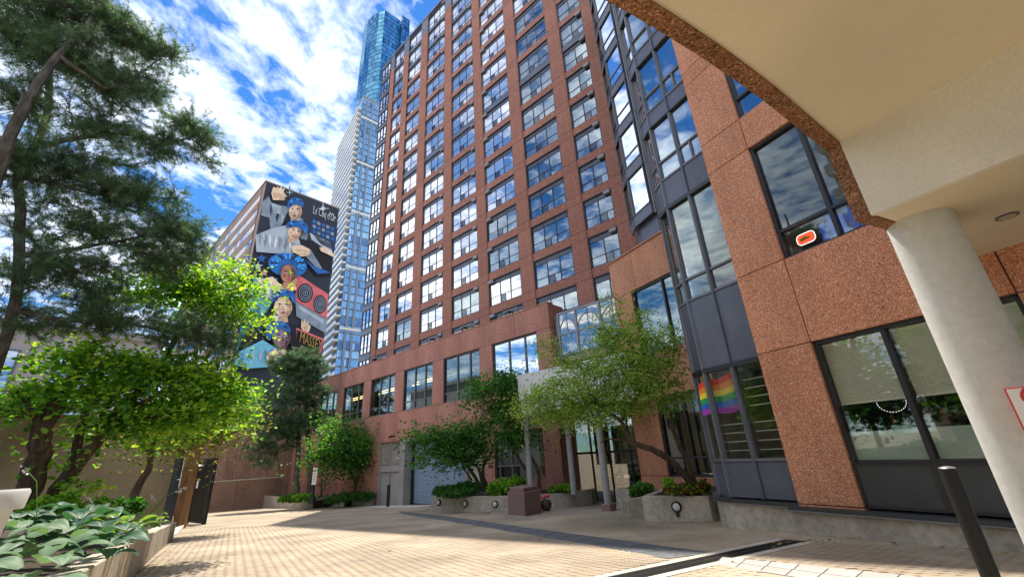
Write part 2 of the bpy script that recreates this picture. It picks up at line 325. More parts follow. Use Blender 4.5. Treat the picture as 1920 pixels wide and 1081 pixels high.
def pavers():
    a = rad(-12); ux = np.array([math.cos(a), math.sin(a)]); uy = np.array([-math.sin(a), math.cos(a)])
    W, H = 0.205, 0.105; cells = []
    for j in range(-10, 190):
        for i in range(-85, 60):
            c = ux * (i * W + (0.5 * W if j % 2 else 0)) + uy * (j * H)
            if c[1] < 3.2 or c[1] > 19.5 or c[0] > 8 or c[0] < -13.5: continue
            if c[0] < -4.0 - (c[1] - 4.3) * 0.675: continue
            if abs(math.degrees(math.atan2(c[0], c[1]))) > 56: continue
            if blocked(c): continue
            cells.append((c, i, j))
    def shape(i, j, g=0.0016):                          # an interlocking paver: its long sides kinked
        w, h = W / 2 - g, H / 2 - g; k = 0.013
        return [(-w, -h), (-w / 2, -h + k), (0, -h), (w / 2, -h - k), (w, -h), (w - k * .6, 0), (w, h), (w / 2, h - k), (0, h), (-w / 2, h + k), (-w, h), (-w - k * .6, 0)][::1]
    sh = np.array(shape(0, 0))
    cells.sort(key=lambda t: np.hypot(*t[0]) - 0.0)
    vis = [t for t in cells if t[0][1] > 4.7]; near = vis[:300]; nid = set(id(t) for t in near)
    meshes = []
    for k in range(5):
        b = MB(); n = len(sh); b.v = [(x, y, 0) for x, y in sh] + [(x * 0.985, y * 0.98, 0.0026) for x, y in sh]
        for q in range(n): r = (q + 1) % n; b.f.append((q, r, n + r, n + q)); b.m.append(0)
        b.f.append(tuple(range(n, 2 * n))); b.m.append(0); b.mats = [M_PAV[k]]; meshes.append(b.mesh('paver'))
    tilt = math.atan(KS)
    for t in near:
        c = t[0]; o = put('paver', meshes[random.choice([0, 0, 1, 1, 2, 3, 4])], ground_o, (c[0], c[1], gz(c[1]) - 0.0016 + random.uniform(-.0012, .0012)))
        o.rotation_euler = (Matrix.Rotation(-tilt, 3, 'X') @ Matrix.Rotation(a, 3, 'Z')).to_euler()
    rest = [t for t in cells if id(t) not in nid]; n = len(sh)
    P = np.array([t[0] for t in rest]); R2 = np.stack([ux, uy]); XY = sh @ R2
    XYt = (sh * [0.985, 0.98]) @ R2
    top = np.zeros((len(rest), n, 3)); top[:, :, :2] = P[:, None, :] + XYt[None]
    jit = rng.uniform(-.0012, .0012, len(rest))
    top[:, :, 2] = -KS * (top[:, :, 1] - 8.83) + 0.001 + jit[:, None] * .6
    mi = rng.choice([0, 0, 1, 1, 2, 3, 4], len(rest))
    bot = np.zeros_like(top); bot[:, :, :2] = P[:, None, :] + XY[None]; bot[:, :, 2] = top[:, :, 2] - 0.0026
    soup('paving_field', top, None, M_PAV, mi, ground_o)
    idx = list(range(n)); Q = np.stack([np.stack([bot[:, i], bot[:, (i + 1) % n], top[:, (i + 1) % n], top[:, i]], 1) for i in idx], 1).reshape(-1, 4, 3)
    soup('paving_field', Q, None, M_PAV, np.repeat(mi, n), ground_o)
pavers()
def slabs(name, top, bot, m, nsub):
    def samp(L, n):
        L = [gpt(*p)[:2] for p in L]; seg = [0]
        for i in range(len(L) - 1): seg.append(seg[-1] + np.linalg.norm(L[i + 1] - L[i]))
        out = []
        for k in range(n + 1):
            t = seg[-1] * k / n; i = max(j for j in range(len(L)) if seg[j] <= t + 1e-9); i = min(i, len(L) - 2)
            out.append(L[i] + (L[i + 1] - L[i]) * (t - seg[i]) / (seg[i + 1] - seg[i]))
        return out
    A, B = samp(top, nsub), samp(bot, nsub); g = 0.012
    for k in range(nsub):
        for h in range(2):
            a0 = A[k] + (B[k] - A[k]) * h / 2; b0 = A[k] + (B[k] - A[k]) * (h + 1) / 2; a1 = A[k + 1] + (B[k + 1] - A[k + 1]) * h / 2; b1 = A[k + 1] + (B[k + 1] - A[k + 1]) * (h + 1) / 2
            c = (a0 + a1 + b0 + b1) / 4; pol = [c + (p - c) * (1 - g / max(0.05, np.linalg.norm(p - c))) for p in (a0, a1, b1, b0)]
            zz = [gz(p[1]) for p in pol]; MB().prism([p - c for p in pol], [z - 0.03 for z in zz], [z + 0.002 for z in zz], m).obj(name, ground_o, loc=(c[0], c[1], 0))
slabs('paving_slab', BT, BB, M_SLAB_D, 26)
slabs('paving_slab', LT, LB, M_SLAB_SUN, 8)
def drain():
    root = empty('drain', 'long black slotted trench drain crossing the brick paving between pale concrete edges', 'drain', (dc0[0], dc0[1], 0), math.atan2(dd[1], dd[0]))
    def zz(s, o): return gz(dc0[1] + dd[1] * s + dn[1] * o)
    def bar(b, s0, s1, o0, o1, h0, h1, m): b.prism([(s0, o0), (s1, o0), (s1, o1), (s0, o1)], [zz(s0, o0) + h0, zz(s1, o0) + h0, zz(s1, o1) + h0, zz(s0, o1) + h0], [zz(s0, o0) + h1, zz(s1, o0) + h1, zz(s1, o1) + h1, zz(s0, o1) + h1], m)
    for sg in (-1, 1):
        n = 5; L = (DR_S1 - DR_S0) / n
        for k in range(n):
            b = MB(); bar(b, DR_S0 + k * L + .004, DR_S0 + (k + 1) * L - .004, sg * (DR_W + 0.012), sg * (DR_W + 0.15), -0.03, 0.003, M_CONC_L); b.obj('concrete_edge', root)
    b = MB(); bar(b, DR_S0, DR_S1, -DR_W, DR_W, -0.028, -0.02, M_DARK); b.obj('channel', root)
    b = MB(); s = DR_S0
    while s < DR_S1:
        bar(b, s, s + 0.013, -DR_W, DR_W, -0.02, 0.0, M_BLACK); s += 0.03
    bar(b, DR_S0, DR_S1, -0.012, 0.012, -0.019, 0.001, M_BLACK); bar(b, DR_S0, DR_S1, -DR_W, -DR_W + .02, -0.019, 0.001, M_BLACK); bar(b, DR_S0, DR_S1, DR_W - .02, DR_W, -0.019, 0.001, M_BLACK)
    b.obj('grate', root)
drain()
def circle_paving():
    c, R = CIRC
    for ring, (r0, r1, n) in enumerate(((0.0, 1.1, 6), (1.1, 2.2, 12), (2.2, 2.95, 20), (2.95, 3.35, 26))):
        for k in range(n):
            t0, t1 = 2 * math.pi * k / n, 2 * math.pi * (k + 1) / n; g = 0.01
            pts = [c + r * np.array([math.cos(t), math.sin(t)]) for r, t in ((r0 + g, t0 + g / max(r0, .4)), (r1 - g, t0 + g / r1), (r1 - g, (t0 + t1) / 2), (r1 - g, t1 - g / r1), (r0 + g, t1 - g / max(r0, .4)), (r0 + g, (t0 + t1) / 2))]
            if r0 == 0: pts = pts[:4] + [c]
            cc = sum(pts) / len(pts)
            if aznum(960, 900) and cc[1] > 19.6: continue
            MB().prism([p - cc for p in pts], [gz(p[1]) - .03 for p in pts], [gz(p[1]) + 0.003 for p in pts], M_SLAB_E).obj('paving_slab', ground_o, loc=(cc[0], cc[1], 0))
circle_paving()
# concrete apron before the garage
apr = [gpt(560, 956)[:2], gpt(700, 955)[:2], gpt(800, 965)[:2], (PT - uT * 4.5 - nT * .02), (PT + uT * 2.4 - nT * .02)]
apn = 6
for k in range(apn):
    a0 = apr[4] + (apr[3] - apr[4]) * k / apn; a1 = apr[4] + (apr[3] - apr[4]) * (k + 1) / apn
    b0, b1 = a0 - nT * 1.7, a1 - nT * 1.7; pol = [a0, a1, b1, b0]; cc = sum(pol) / 4
    MB().prism([cc + (p - cc) * 0.992 - cc for p in pol], [gz(p[1]) - .03 for p in pol], [gz(p[1]) + .003 for p in pol], M_CONC_L).obj('paving_slab', ground_o, loc=(cc[0], cc[1], 0))

def litter():
    P = []
    for (a, c, n, sp) in ((gpt(1209, 978), gpt(1337, 978), 60, .5), (gpt(806, 961), gpt(950, 966), 60, .6), (gpt(1492, 1001), gpt(1919, 1041), 70, .35), (gpt(583, 954), gpt(700, 948), 50, .8), (np.array([-6.6, 8.3, 0]), np.array([-10.2, 13.7, 0]), 150, .7), (np.array([-3.9, 4.6, 0]), np.array([-6.6, 8.3, 0]), 60, .5), (gpt(1430, 1018), gpt(1530, 1010), 40, .25)):
        t = rng.random(n)[:, None]; q = a + (c - a) * t + np.abs(rng.normal(0, sp, (n, 3))) * [.7, -.7, 0]; P.append(q)
    P.append(np.stack([rng.uniform(-8, 5, 90), rng.uniform(5, 17, 90), np.zeros(90)], 1)); P = np.concatenate(P); P = P[[not (p[0] < -4.0 - (p[1] - 4.3) * .675 + .1) for p in P]]
    P[:, 2] = -KS * (P[:, 1] - 8.83) + .012; n = len(P); a = rng.uniform(0, 6.28, n); L = rng.uniform(.02, .045, n); d = np.stack([np.cos(a), np.sin(a), rng.uniform(-.1, .3, n)], 1) * L[:, None]; e = np.stack([-np.sin(a), np.cos(a), rng.uniform(-.3, .3, n)], 1) * L[:, None] * .5
    V = np.stack([P - d, P + e, P + d, P - e], 1)
    soup('fallen_leaves', V, None, [mat('dry leaf', (.22, .13, .05), .8), mat('yellow fallen leaf', (.38, .32, .06), .8), mat('dark fallen leaf', (.06, .05, .03), .9)], rng.choice(3, n))
litter(); tag(bpy.data.objects['fallen_leaves'], 'scattered small dry leaves lying on the brick paving', 'leaf litter')
# ================================================================== THE TOWER
FL, Z0 = 2.455, 10.97
COLS = [(6.65, 4.66, 2), (3.63, 1.22, 2), (0.04, -2.92, 3), (-4.0, -7.0, 3), (-8.0, -10.96, 3), (-12.06, -15.04, 3), (-16.12, -18.04, 2)]
TW_L, TW_R = 7.50, -18.94
NROW = 16                                          # rows -1 .. 14
ROOF = 47.6
M_CURT = [grain('pale green curtain', [(0.38, 0.44, 0.36), (0.52, 0.57, 0.48)], 9, 0.9, stretch=(1, 1, 0.05), bump=0.3, bumpd=0.03), grain('cream curtain', [(0.5, 0.5, 0.4), (0.62, 0.62, 0.5)], 9, 0.9, stretch=(1, 1, 0.05), bump=0.3, bumpd=0.03)]
tower = frame_empty('apartment_tower', 'tall red brown granite apartment tower with grid of sky reflecting windows behind the low wing', 'apartment tower', PW, uT)
b = MB(); b.box(TW_R + .03, TW_L, -14, -0.62, 7.5, ROOF - 0.05, M_DARK)
b.box(TW_R + .03, TW_L, -0.62, -0.1, 7.5, 8.2, M_JOINT)
b.obj('core', tower)
def curtain_mesh(w, h, m, part=1.0):
    b = MB(); n = max(8, int(w * 26)); xs = np.linspace(0, w * part, n + 1); ys = 0.025 * np.sin(xs * 42 + 1.3 * np.sin(xs * 9))
    for i in range(n): b.quad([(xs[i], ys[i], 0), (xs[i + 1], ys[i + 1], 0), (xs[i + 1], ys[i + 1], h), (xs[i], ys[i], h)], m)
    return b.mesh('curtain', smooth=True)
WIN_H = 1.88; _wm = {}
def window_meshes(w, n, ph, rail, glass_m, frame_m=M_FRAME, panel_m=M_METAL, H=WIN_H, sash=None):
    """frame mesh + list of (pane mesh, x, z); x from 0..w, face at y=0, glass behind"""
    k = (round(w, 3), n, glass_m.name, H, sash, ph)
    if k in _wm: return _wm[k]
    b = MB(); t = 0.055; d = 0.16
    b.box(0, w, -d, -0.10, 0, t, frame_m).box(0, w, -d, -0.02, H - .045, H, frame_m).box(0, t, -d, -0.03, 0, H, frame_m).box(w - t, w, -d, -0.03, 0, H, frame_m)
    if ph: b.box(t, w - t, -d, -0.115, H - ph, H - .045, panel_m).box(t, w - t, -d, -0.10, H - ph - 0.03, H - ph, frame_m)
    top = H - ph - 0.03 if ph else H - .045; pw = (w - 2 * t) / n; panes = []
    for i in range(1, n):
        x = t + pw * i; b.box(x - .022, x + .022, -d, -0.09, t, top, frame_m)
        if ph: b.box(x - .01, x + .01, -0.115, -0.108, top, H - .05, M_JOINT)
    b.box(t, w - t, -d, -0.105, rail - .016, rail + .016, frame_m)
    def pm(pw_, ph_): return MB().box(0, pw_, -0.012, 0, 0, ph_, glass_m).mesh('pane')
    g = 0.004
    for i in range(n):
        x0 = t + pw * i + (0.022 if i else 0); x1 = t + pw * (i + 1) - (0.022 if i < n - 1 else 0)
        panes.append((pm(x1 - x0 - 2 * g, top - rail - .016 - 2 * g), x0 + g, rail + .016 + g))
        if sash == i:
            xm = (x0 + x1) / 2; b.box(xm - .012, xm + .012, -d, -0.10, t, rail, frame_m)
            panes.append((pm(xm - x0 - .02, rail - t - .03), x0 + g, t + g)); panes.append((MB().box(0, x1 - xm - .03, -0.012, 0, 0, rail - t - .04, G_SASH).mesh('pane'), xm + .016, t + .01))
        else: panes.append((pm(x1 - x0 - 2 * g, rail - .016 - t - 2 * g), x0 + g, t + g))
    _wm[k] = (b.mesh('window'), panes); return _wm[k]
G_SASH = glass('open sash mesh', 0.12, (0.8, 0.9, 1.0), (0.05, 0.055, 0.065))
vent_me = MB().box(0, .42, -0.1, 0.10, 0, .2, M_METAL_L).box(0.03, .36, -0.1, 0.03, -.07, 0, M_FRAME).mesh('vent_box', 0.01)
pane_count = [0]
def tower_window(col, row):
    s1, s0, n = COLS[col]; w = s1 - s0; z = Z0 + FL * row
    see = col >= 5 or (col == 4 and row in (1, 2)) or (col in (3,) and row == 0) or (col == 1 and row == 0)
    if row > 9 and col < 6: see = False
    gm = G_CURT if see else G_TOWER
    sash = (0 if col == 0 else 1 if col == 1 else 1) if n == 3 or col < 2 else 0
    me, panes = window_meshes(w, n, 0.34, 0.58, gm, sash=sash)
    o = put('window', me, tower, (s0, 0, z))
    if pane_count[0] < 290 and (see or (col >= 3 and row < 8)):
        for pm, x, zz in panes:
            p = put('pane', pm, o, (x, -0.125, zz)); p.rotation_euler = (rad(random.uniform(-.35, .35)), 0, rad(random.uniform(-.35, .35))); pane_count[0] += 1
    else:
        key = ('j', col, gm.name)
        if key not in _wm:
            V = []; F_ = []; B = MB()
            for pm, x, zz in panes:
                base = len(B.v); B.v += [(v.co.x + x, v.co.y - .125, v.co.z + zz) for v in pm.vertices]; B.f += [tuple(base + i for i in p.vertices) for p in pm.polygons]; B.m += [B.mi(pm.materials[0])] * len(pm.polygons)
            _wm[key] = B.mesh('glazing')
        put('glazing', _wm[key], o, kind='stuff')
    if see:
        r = random.random(); cm = M_CURT[0 if random.random() < .6 else 1]; part = 1.0 if r < .6 else .45
        key = ('c', round(w, 2), cm.name, part)
        if key not in _wm: _wm[key] = curtain_mesh(w, 1.5, cm, part)
        put('curtain', _wm[key], o, (0.0 if r < .8 else w * (1 - part), -0.32, 0.04))
    if col in (2, 3, 4, 6): put('vent_box', vent_me, o, (w - .48 if col == 4 else 0.05, -0.02, WIN_H - .27))


for row in range(-1, 15):
    for col in range(6, -1, -1): tower_window(col, row)
top_row = 14
piers = [(TW_L, COLS[0][0])] + [(COLS[i][1], COLS[i + 1][0]) for i in range(6)] + [(COLS[6][1], TW_R)]
for row in range(-1, 15):
    z = Z0 + FL * row; m = M_METAL if row == top_row else M_AGG_W
    for a, c in piers:
        panel(tower, c, a, z, z + WIN_H, 0.0, m, d=0.6); panel(tower, c, a, z + WIN_H, z + FL, 0.0, m, d=0.6)
    for s1, s0, n in COLS:
        gray = row in (6, 12, 13, 14)
        panel(tower, s0, s1, z + WIN_H + .002, z + FL, -0.09 if gray else -0.045, M_METAL if gray else M_AGG_W, 'spandrel_panel', d=.4)
b = MB(); b.box(TW_R, TW_L, -14.2, 0.03, ROOF, ROOF + .3, M_METAL); b.box(TW_R + .02, TW_L - .02, -0.5, -0.04, Z0 + FL * 15, ROOF, M_METAL); b.obj('parapet', tower)
b = MB(); b.box(TW_R, TW_R + .02, -14, -.61, 7.5, ROOF, M_AGG_W); b.obj('side_wall', tower)
# left corner bays: two glazed facets turning the corner
def facet_bay(parent, pts, z0, nrow, fl, rowdef, wm, mm=M_METAL, glassm=G_BAY, lights=None, trim=M_METAL):
    """pts: plan points (local s,o) of facets, left to right seen from outside; builds spandrel and window per facet and floor"""
    for f in range(len(pts) - 1):
        a, c = np.array(pts[f], float), np.array(pts[f + 1], float); L = np.linalg.norm(c - a); e = (c - a) / L; ang = math.atan2(e[1], e[0])
        n = lights[f] if lights else 1
        for r in range(nrow):
            z = z0 + fl * r
            H = rowdef[0]; hs = fl - H
            o = None
            t = 0.06; fr = MB(); fr.box(0, L, -.14, 0.0, 0, t, M_FRAME).box(0, L, -.14, 0.02, H - t, H, M_FRAME).box(0, t, -.14, 0.02, 0, H, M_FRAME).box(L - t, L, -.14, 0.02, 0, H, trim)
            pw = (L - 2 * t) / n
            for i in range(1, n): fr.box(t + pw * i - .03, t + pw * i + .03, -.14, 0.01, t, H - t, M_FRAME)
            key = ('fb', round(L, 3), n, H, glassm[f].name)
            if key not in _wm:
                fr.box(t, L - t, -.12, -.02, rowdef[1] - .02, rowdef[1] + .02, M_FRAME)
                _wm[key] = (fr.mesh('window'), MB().box(0, pw - .06, -.012, 0, 0, H - t - rowdef[1] - .03, glassm[f]).mesh('pane'), MB().box(0, pw - .06, -.012, 0, 0, rowdef[1] - t - .03, glassm[f]).mesh('pane'), MB().box(0.006, L - .006, -.14, -.01, 0.01, hs - .01, mm).box(-.0, L, -.14, 0.03, hs - .07, hs - .008, trim).mesh('spandrel_panel'))
            w_, p1, p2, sp = _wm[key]
            o = put('window', w_, parent, (a[0], a[1], z), ang)
            for i in range(n):
                for pm, zz in ((p1, rowdef[1] + .025), (p2, t + .003)):
                    q = put('pane', pm, o, (t + pw * i + .03, -.06, zz)); q.rotation_euler = (rad(random.uniform(-.3, .3)), 0, rad(random.uniform(-.3, .3)))
            put('spandrel_panel', sp, parent, (a[0], a[1], z + H), ang)
sb2 = azpt(PW + nT * .35, uT, aznum(660, 680)); 
facet_bay(tower, [(7.56, 0.02), (9.55, 0.02), (10.95, -0.95)], Z0 - FL, 16, FL, (1.84, .55), None, glassm=[G_BAY, G_BAY], lights=[3, 2])
b = MB(); b.prism([(7.52, -0.12), (9.50, -0.12), (10.8, -1.05), (10.8, -14), (7.52, -14)], 7.5, Z0 + FL * 15 + .1, M_DARK, M_METAL); b.obj('corner_core', tower)

# black folded awnings on the low wing's roof
def awning(px, py, k):
    s, z = vpt(px, py, PW - nT * .5, uT)
    lab = ['black folded patio awning leaning on the low wing roof, leftmost of the row', 'black folded patio awning on the low wing roof, second from the left', 'black folded patio awning on the low wing roof, third from the left, below wide window', 'black folded patio awning on the low wing roof, nearest the glass bay'][k]
    r = frame_empty('awning', lab, 'awning', PW - nT * .5 + uT * s, uT, 9.2, 'black folded awnings on the roof')
    b = MB(); b.tube([(0.5, 0, 0), (0.5, 0, .62)], .03, m=M_BLACK, n=6).tube([(0.5, .35, 0), (0.5, .35, .62)], .03, m=M_BLACK, n=6).tube([(0.5, 0, .62), (0.5, .6, .62)], .03, m=M_BLACK, n=6).tube([(0.5, 0, .3), (0.5, .35, .3)], .02, m=M_BLACK, n=6); b.obj('bracket', r)
    MB().quad([(0.5, 0, .62), (-.65, -.1, .52), (-.65, .5, .30), (0.5, .6, .58)], M_BLACK).quad([(0.5, 0, .6), (0.5, .6, .56), (-.65, .5, .1), (-.65, -.1, .1)], M_BLACK).obj('canvas', r)
    MB().box(-.68, .5, .50, .60, .50, .56, M_METAL_L).obj('front_bar', r)
for k, (x, y) in enumerate([(712, 668), (822, 632), (884, 606), (966, 570)]): awning(x, y, k)

# ================================================================== THE LOW WING (podium)
wing = frame_empty('low_wing', 'long three storey pink brown granite low wing with wide black framed windows and blue shutter', 'building', PT, uT)
WT, C_R, WL = 9.26, -13.96, 19.6
GB = -1.35                                          # below ground at its base
wins = [(-9.5, -13.0), (-4.87, -8.38), (-0.22, -3.68), (4.43, .94), (9.05, 5.6), (13.7, 10.25)]
b = MB(); b.box(C_R + .02, WL, -1.2, -.9, GB, WT - .1, M_DARK).box(C_R + .05, WL, -1.38, -.1, 8.0, WT - .02, M_JOINT)
b.box(C_R + .05, WL, -.9, -.12, 3.3, 4.6, M_JOINT); b.obj('core', wing)
# interior floor behind the upper windows
b = MB(); b.box(C_R, WL, -1.36, -1.3, 4.6, 8, M_ROOM); b.obj('back_wall', wing)
# parapet band, upper piers, middle band
edges = [C_R, -8.94, -4.28, 0.36, 5.0, 9.6, 14.2, WL]
for i in range(7):
    a, c = edges[i], edges[i + 1]; mid = (a + c) / 2
    for s0, s1 in ((a, mid), (mid, c)): panel(wing, s0, s1, 7.85, WT, 0, M_AGG_T, d=.12)
    for s0, s1 in ((a, mid), (mid, c)):
        panel(wing, s0, s1, 3.0 if i else 3.0, 4.93, 0, M_AGG_T, d=.12)
MB().box(C_R - .03, WL, -.45, .03, WT, WT + .05, M_AGG_T).obj('coping', wing)
pe = [(C_R, -13.0)] + [(wins[i][0], wins[i + 1][1]) for i in range(5)] + [(13.7, WL)]
for a, c in pe: panel(wing, a, c, 4.93, 7.85, 0, M_AGG_T, d=.4)
def big_window(parent, s0, s1, z0, z1, mulls, rail, gm, o=-.1, tops=None, fm=M_FRAME_G, name='window', t=.07, tr=None):
    w, h = s1 - s0, z1 - z0; b = MB(); b.box(0, w, -.12, .0, 0, t, fm).box(0, w, -.12, .03, h - t, h, M_FRAME).box(0, t, -.12, .03, 0, h, M_FRAME).box(w - t, w, -.12, .03, 0, h, M_FRAME)
    xs = [t] + [w * q for q in mulls] + [w - t]
    for x in xs[1:-1]: b.box(x - .035, x + .035, -.12, .02, t, h - t, fm)
    rails = [r for r in ([rail] if not hasattr(rail, '__len__') else rail) if r]
    for r in rails: b.box(t, w - t, -.11, .01, r - .03, r + .03, fm)
    ob = b.obj(name, parent, loc=(s0, o, z0)); zs = [t] + rails + [h - t]
    for i in range(len(xs) - 1):
        x0 = xs[i] + (.035 if i else 0); x1 = xs[i + 1] - (.035 if i < len(xs) - 2 else 0)
        for j in range(len(zs) - 1):
            a = zs[j] + (.03 if j else 0); c = zs[j + 1] - (.03 if j < len(zs) - 2 else 0)
            MB().box(0, x1 - x0, -.012, 0, 0, c - a, gm).obj('pane', ob, loc=(x0, -.05, a))
    return ob
M_BLIND = grain('pale green roller blind', [(0.50, 0.56, 0.48), (0.56, 0.61, 0.53)], 3, 0.8, bump=0)
M_LAMP = mat('lit ceiling lamp', (0.8, 0.7, 0.4), emit=(1.0, 0.78, 0.35), es=1.6)
G_MIR = glass('sky mirror window', 0.62, (0.85, 0.93, 1.0), (0.03, 0.04, 0.05))
for i, (a, c) in enumerate(wins):
    wdw = big_window(wing, c, a, 4.95, 7.83, (.27, .62), .58, G_MIR if i == 0 else G_POD, o=-.1)
    w = a - c
    if i: MB().box(.08, w - .08, -.30, -.28, 2.3, 2.78, M_BLIND).obj('blind', wdw)
    if i in (1, 2, 3, 4):
        for k in range(3): MB().box(.2 + .3 * k, w - .3, -.5 - .2 * k, -.45 - .2 * k, 1.75 + .22 * k, 1.80 + .22 * k, M_LAMP).obj('ceiling_lamp', wdw) if i in (2, 3, 4) or k == 2 else None
    if i in (1, 2): MB().box(w * .45, w * .62, -.4, -.35, .1, 2.3, M_ROOM).obj('inner_column', wdw)
# ground floor: left stretch of wall, service door bay, garage, louvre bay, pier, window, end pier
for a, c in ((WL, 15.0), (15.0, 11.0), (11.0, 7.0), (7.0, 2.5)): panel(wing, c, a, GB, 3.0, 0, M_AGG_T, d=.12)
panel(wing, -9.4, -8.45, GB, 3.0, 0, M_AGG_T, d=.5); panel(wing, C_R, -12.9, GB, 3.0, 0, M_AGG_T, d=.5)
panel(wing, -12.9, -9.4, 2.78, 3.0, 0, M_AGG_T, d=.12); panel(wing, -12.9, -9.4, GB, .45, 0, M_AGG_T, d=.3)
# return wall at the corner
for z0, z1 in ((GB, 3.0), (3.0, 4.93), (4.93, 7.85), (7.85, WT)): MB().box(C_R - .001, C_R + .13, -1.39, -.14, z0 + .008, z1 - .008, M_AGG_T).obj('wall_panel', wing)
gw = big_window(wing, -12.88, -9.42, .46, 2.77, (.30, .66), .62, G_POD, o=-.12)
MB().box(.08, 3.38, -.32, -.30, .66, 2.2, M_BLIND).obj('blind', gw)
# garage
M_JAMB = grain('grey concrete jamb', [(0.26, 0.24, 0.23), (0.33, 0.31, 0.29)], 8, 0.8, bump=.08, big=(.8, .1))
b = MB(); b.box(-.72, -.12, -.9, .02, GB, 3.0, M_JAMB).box(-7.12, -6.95, -.9, .0, GB, 3.0, M_JAMB).box(-6.95, -.72, -.9, .02, 2.86, 3.0, M_JAMB); b.obj('garage_surround', wing)
gdm = MB().box(-6.95, -.72, -.88, -.80, GB, 2.86, M_FRAME).obj('garage_door', wing)
sl = MB().box(0, 6.0, -.03, 0, 0, .088, M_DOOR).mesh('slat', 0.008); z = -1.0; 
while z < 2.7:
    put('slat', sl, gdm, (-6.9, -.70, z)); z += .093
MB().box(-6.92, -.8, -.78, -.68, GB, -1.0, M_FRAME).obj('bottom_rail', gdm)
MB().box(-.9, -.74, -.79, -.55, GB, 2.86, M_FRAME).obj('guide_rail', gdm)
# service doors with louvres
sd = MB().box(-.12, 2.5, -.35, -.25, GB, 3.0, M_JAMB).obj('service_bay', wing)
for a, c in ((-.10, 1.12), (1.18, 2.42)):
    MB().box(a, c, -.25, -.17, 1.42, 2.92, M_DARK).obj('louvre_back', sd)
    lm = MB().box(0, c - a, -.06, 0, 0, .02, M_CONC_L).mesh('louvre_slat'); z = 1.45
    while z < 2.9:
        q = put('louvre_slat', lm, sd, (a, -.12, z)); q.rotation_euler = (rad(-35), 0, 0); z += .075
    MB().box(a + .02, c - .02, -.25, -.15, GB, .95, M_JAMB).box(a, a + .04, -.25, -.05, GB, 2.95, M_JAMB).box(c - .04, c, -.25, -.05, GB, 2.95, M_JAMB).obj('door_leaf', sd)
MB().box(-.1, 2.45, -.25, -.06, .98, 1.4, M_JAMB).obj('transom', sd)
MB().box(2.42, 2.5, -.3, 0.02, GB, 3.0, M_JAMB).obj('post', sd)
lv = MB().box(-8.45, -7.12, -.3, -.2, GB, 3.0, M_CONC_L).obj('louvre_bay', wing); z = 1.25
lm = MB().box(0, 1.1, -.06, 0, 0, .02, M_CONC_L).mesh('louvre_slat'); MB().box(-8.35, -7.2, -.2, -.16, 1.2, 2.75, M_DARK).obj('louvre_back', lv)
while z < 2.7:
    q = put('louvre_slat', lm, lv, (-8.33, -.1, z)); q.rotation_euler = (rad(-35), 0, 0); z += .085
panel(wing, -.12, 2.5, 2.93, 3.0, 0.02, M_AGG_T)
b = MB(); b.box(0, .12, 0, .25, 0, .1, M_BLACK).tube([(.06, .25, .05), (.06, .42, -.02)], .07, m=M_BLACK); p = PT + uT * .6
tag(b.obj('security_camera'), 'small black camera on the granite wall above the louvred doors', 'camera'); o = bpy.data.objects['security_camera']; o.location = (p[0], p[1], 3.25); o.rotation_euler = (0, 0, math.atan2(uT[1], uT[0]))
b = MB(); b.box(0, .16, 0, .12, 0, .12, M_WHITE).box(.04, .10, .02, .3, .08, .14, M_WHITE); o = b.obj('wall_lamp'); tag(o, 'small white lamp on the grey post left of the blue shutter', 'wall lamp'); p = PT + uT * -.2; o.location = (p[0], p[1], 1.05) ; o.rotation_euler = (0, 0, math.atan2(uT[1], uT[0]))
o.location = (p[0] - nT[0] * .03, p[1] - nT[1] * .03, 1.75)
# glass bay over the entrance, in the plane of the wing
gb = frame_empty('glass_bay', 'silver framed glass bay with modelled tracery reflection above the entrance between the two granite buildings', 'glazed bay', PT, uT)
bz0, bz1 = 6.1, 8.35
GL = [(-18.6, .25), (-17.2, .25), (-15.8, .25), (-14.7, .25), (-14.12, -.35)]
gcol = glass('tracery mirror glass', 0.3, (1.0, 0.97, 0.95), (0.16, 0.19, 0.18), wave=1.2)
for f in range(len(GL) - 1):
    a, c = np.array(GL[f]), np.array(GL[f + 1]); L = np.linalg.norm(c - a); ang = math.atan2(*(c - a)[::-1])
    w_ = MB(); t = .05
    w_.box(0, L, -.08, .02, bz1 - bz0 - .08, bz1 - bz0, M_METAL_L).box(0, L, -.08, .02, 0, .08, M_METAL_L).box(0, L, -.08, .02, 1.05, 1.12, M_METAL_L).box(0, t, -.08, .03, 0, bz1 - bz0, M_METAL_L).box(L - t, L, -.08, .03, 0, bz1 - bz0, M_METAL_L)
    fo = w_.obj('window', gb, loc=(a[0], a[1], bz0)); fo.rotation_euler = (0, 0, ang)
    MB().box(t, L - t, -.05, -.035, .09, 1.04, gcol).obj('pane', fo); MB().box(t, L - t, -.05, -.035, 1.13, bz1 - bz0 - .09, gcol).obj('pane', fo)
    pts = [(t + (L - 2 * t) * (.5 - .5 * math.cos(q)), -.02, 1.12 + .75 * math.sin(q)) for q in np.linspace(0, math.pi, 9)]
    MB().tube(pts, .025, m=M_METAL_L, n=5).obj('reflection_arch', fo)  # tubes model a tracery reflection in the glass, not real bay framing
    MB().tube([(L / 2, -.02, 1.12), (L / 2, -.02, bz1 - bz0)], .02, m=M_METAL_L, n=5).obj('reflection_bar', fo)
b = MB(); b.prism([(p[0], p[1] - .1) for p in GL] + [(-14.12, -3), (-18.6, -3)], bz0 - .1, bz0, M_METAL_L); b.obj('soffit', gb); b = MB(); b.prism([(p[0], p[1] - .1) for p in GL] + [(-14.12, -3), (-18.6, -3)], bz1, bz1 + .06, M_METAL_L); b.obj('roof', gb)
MB().box(-18.4, -14.3, -1.2, -1.1, bz0, bz1, M_ROOM).obj('back_wall', gb)
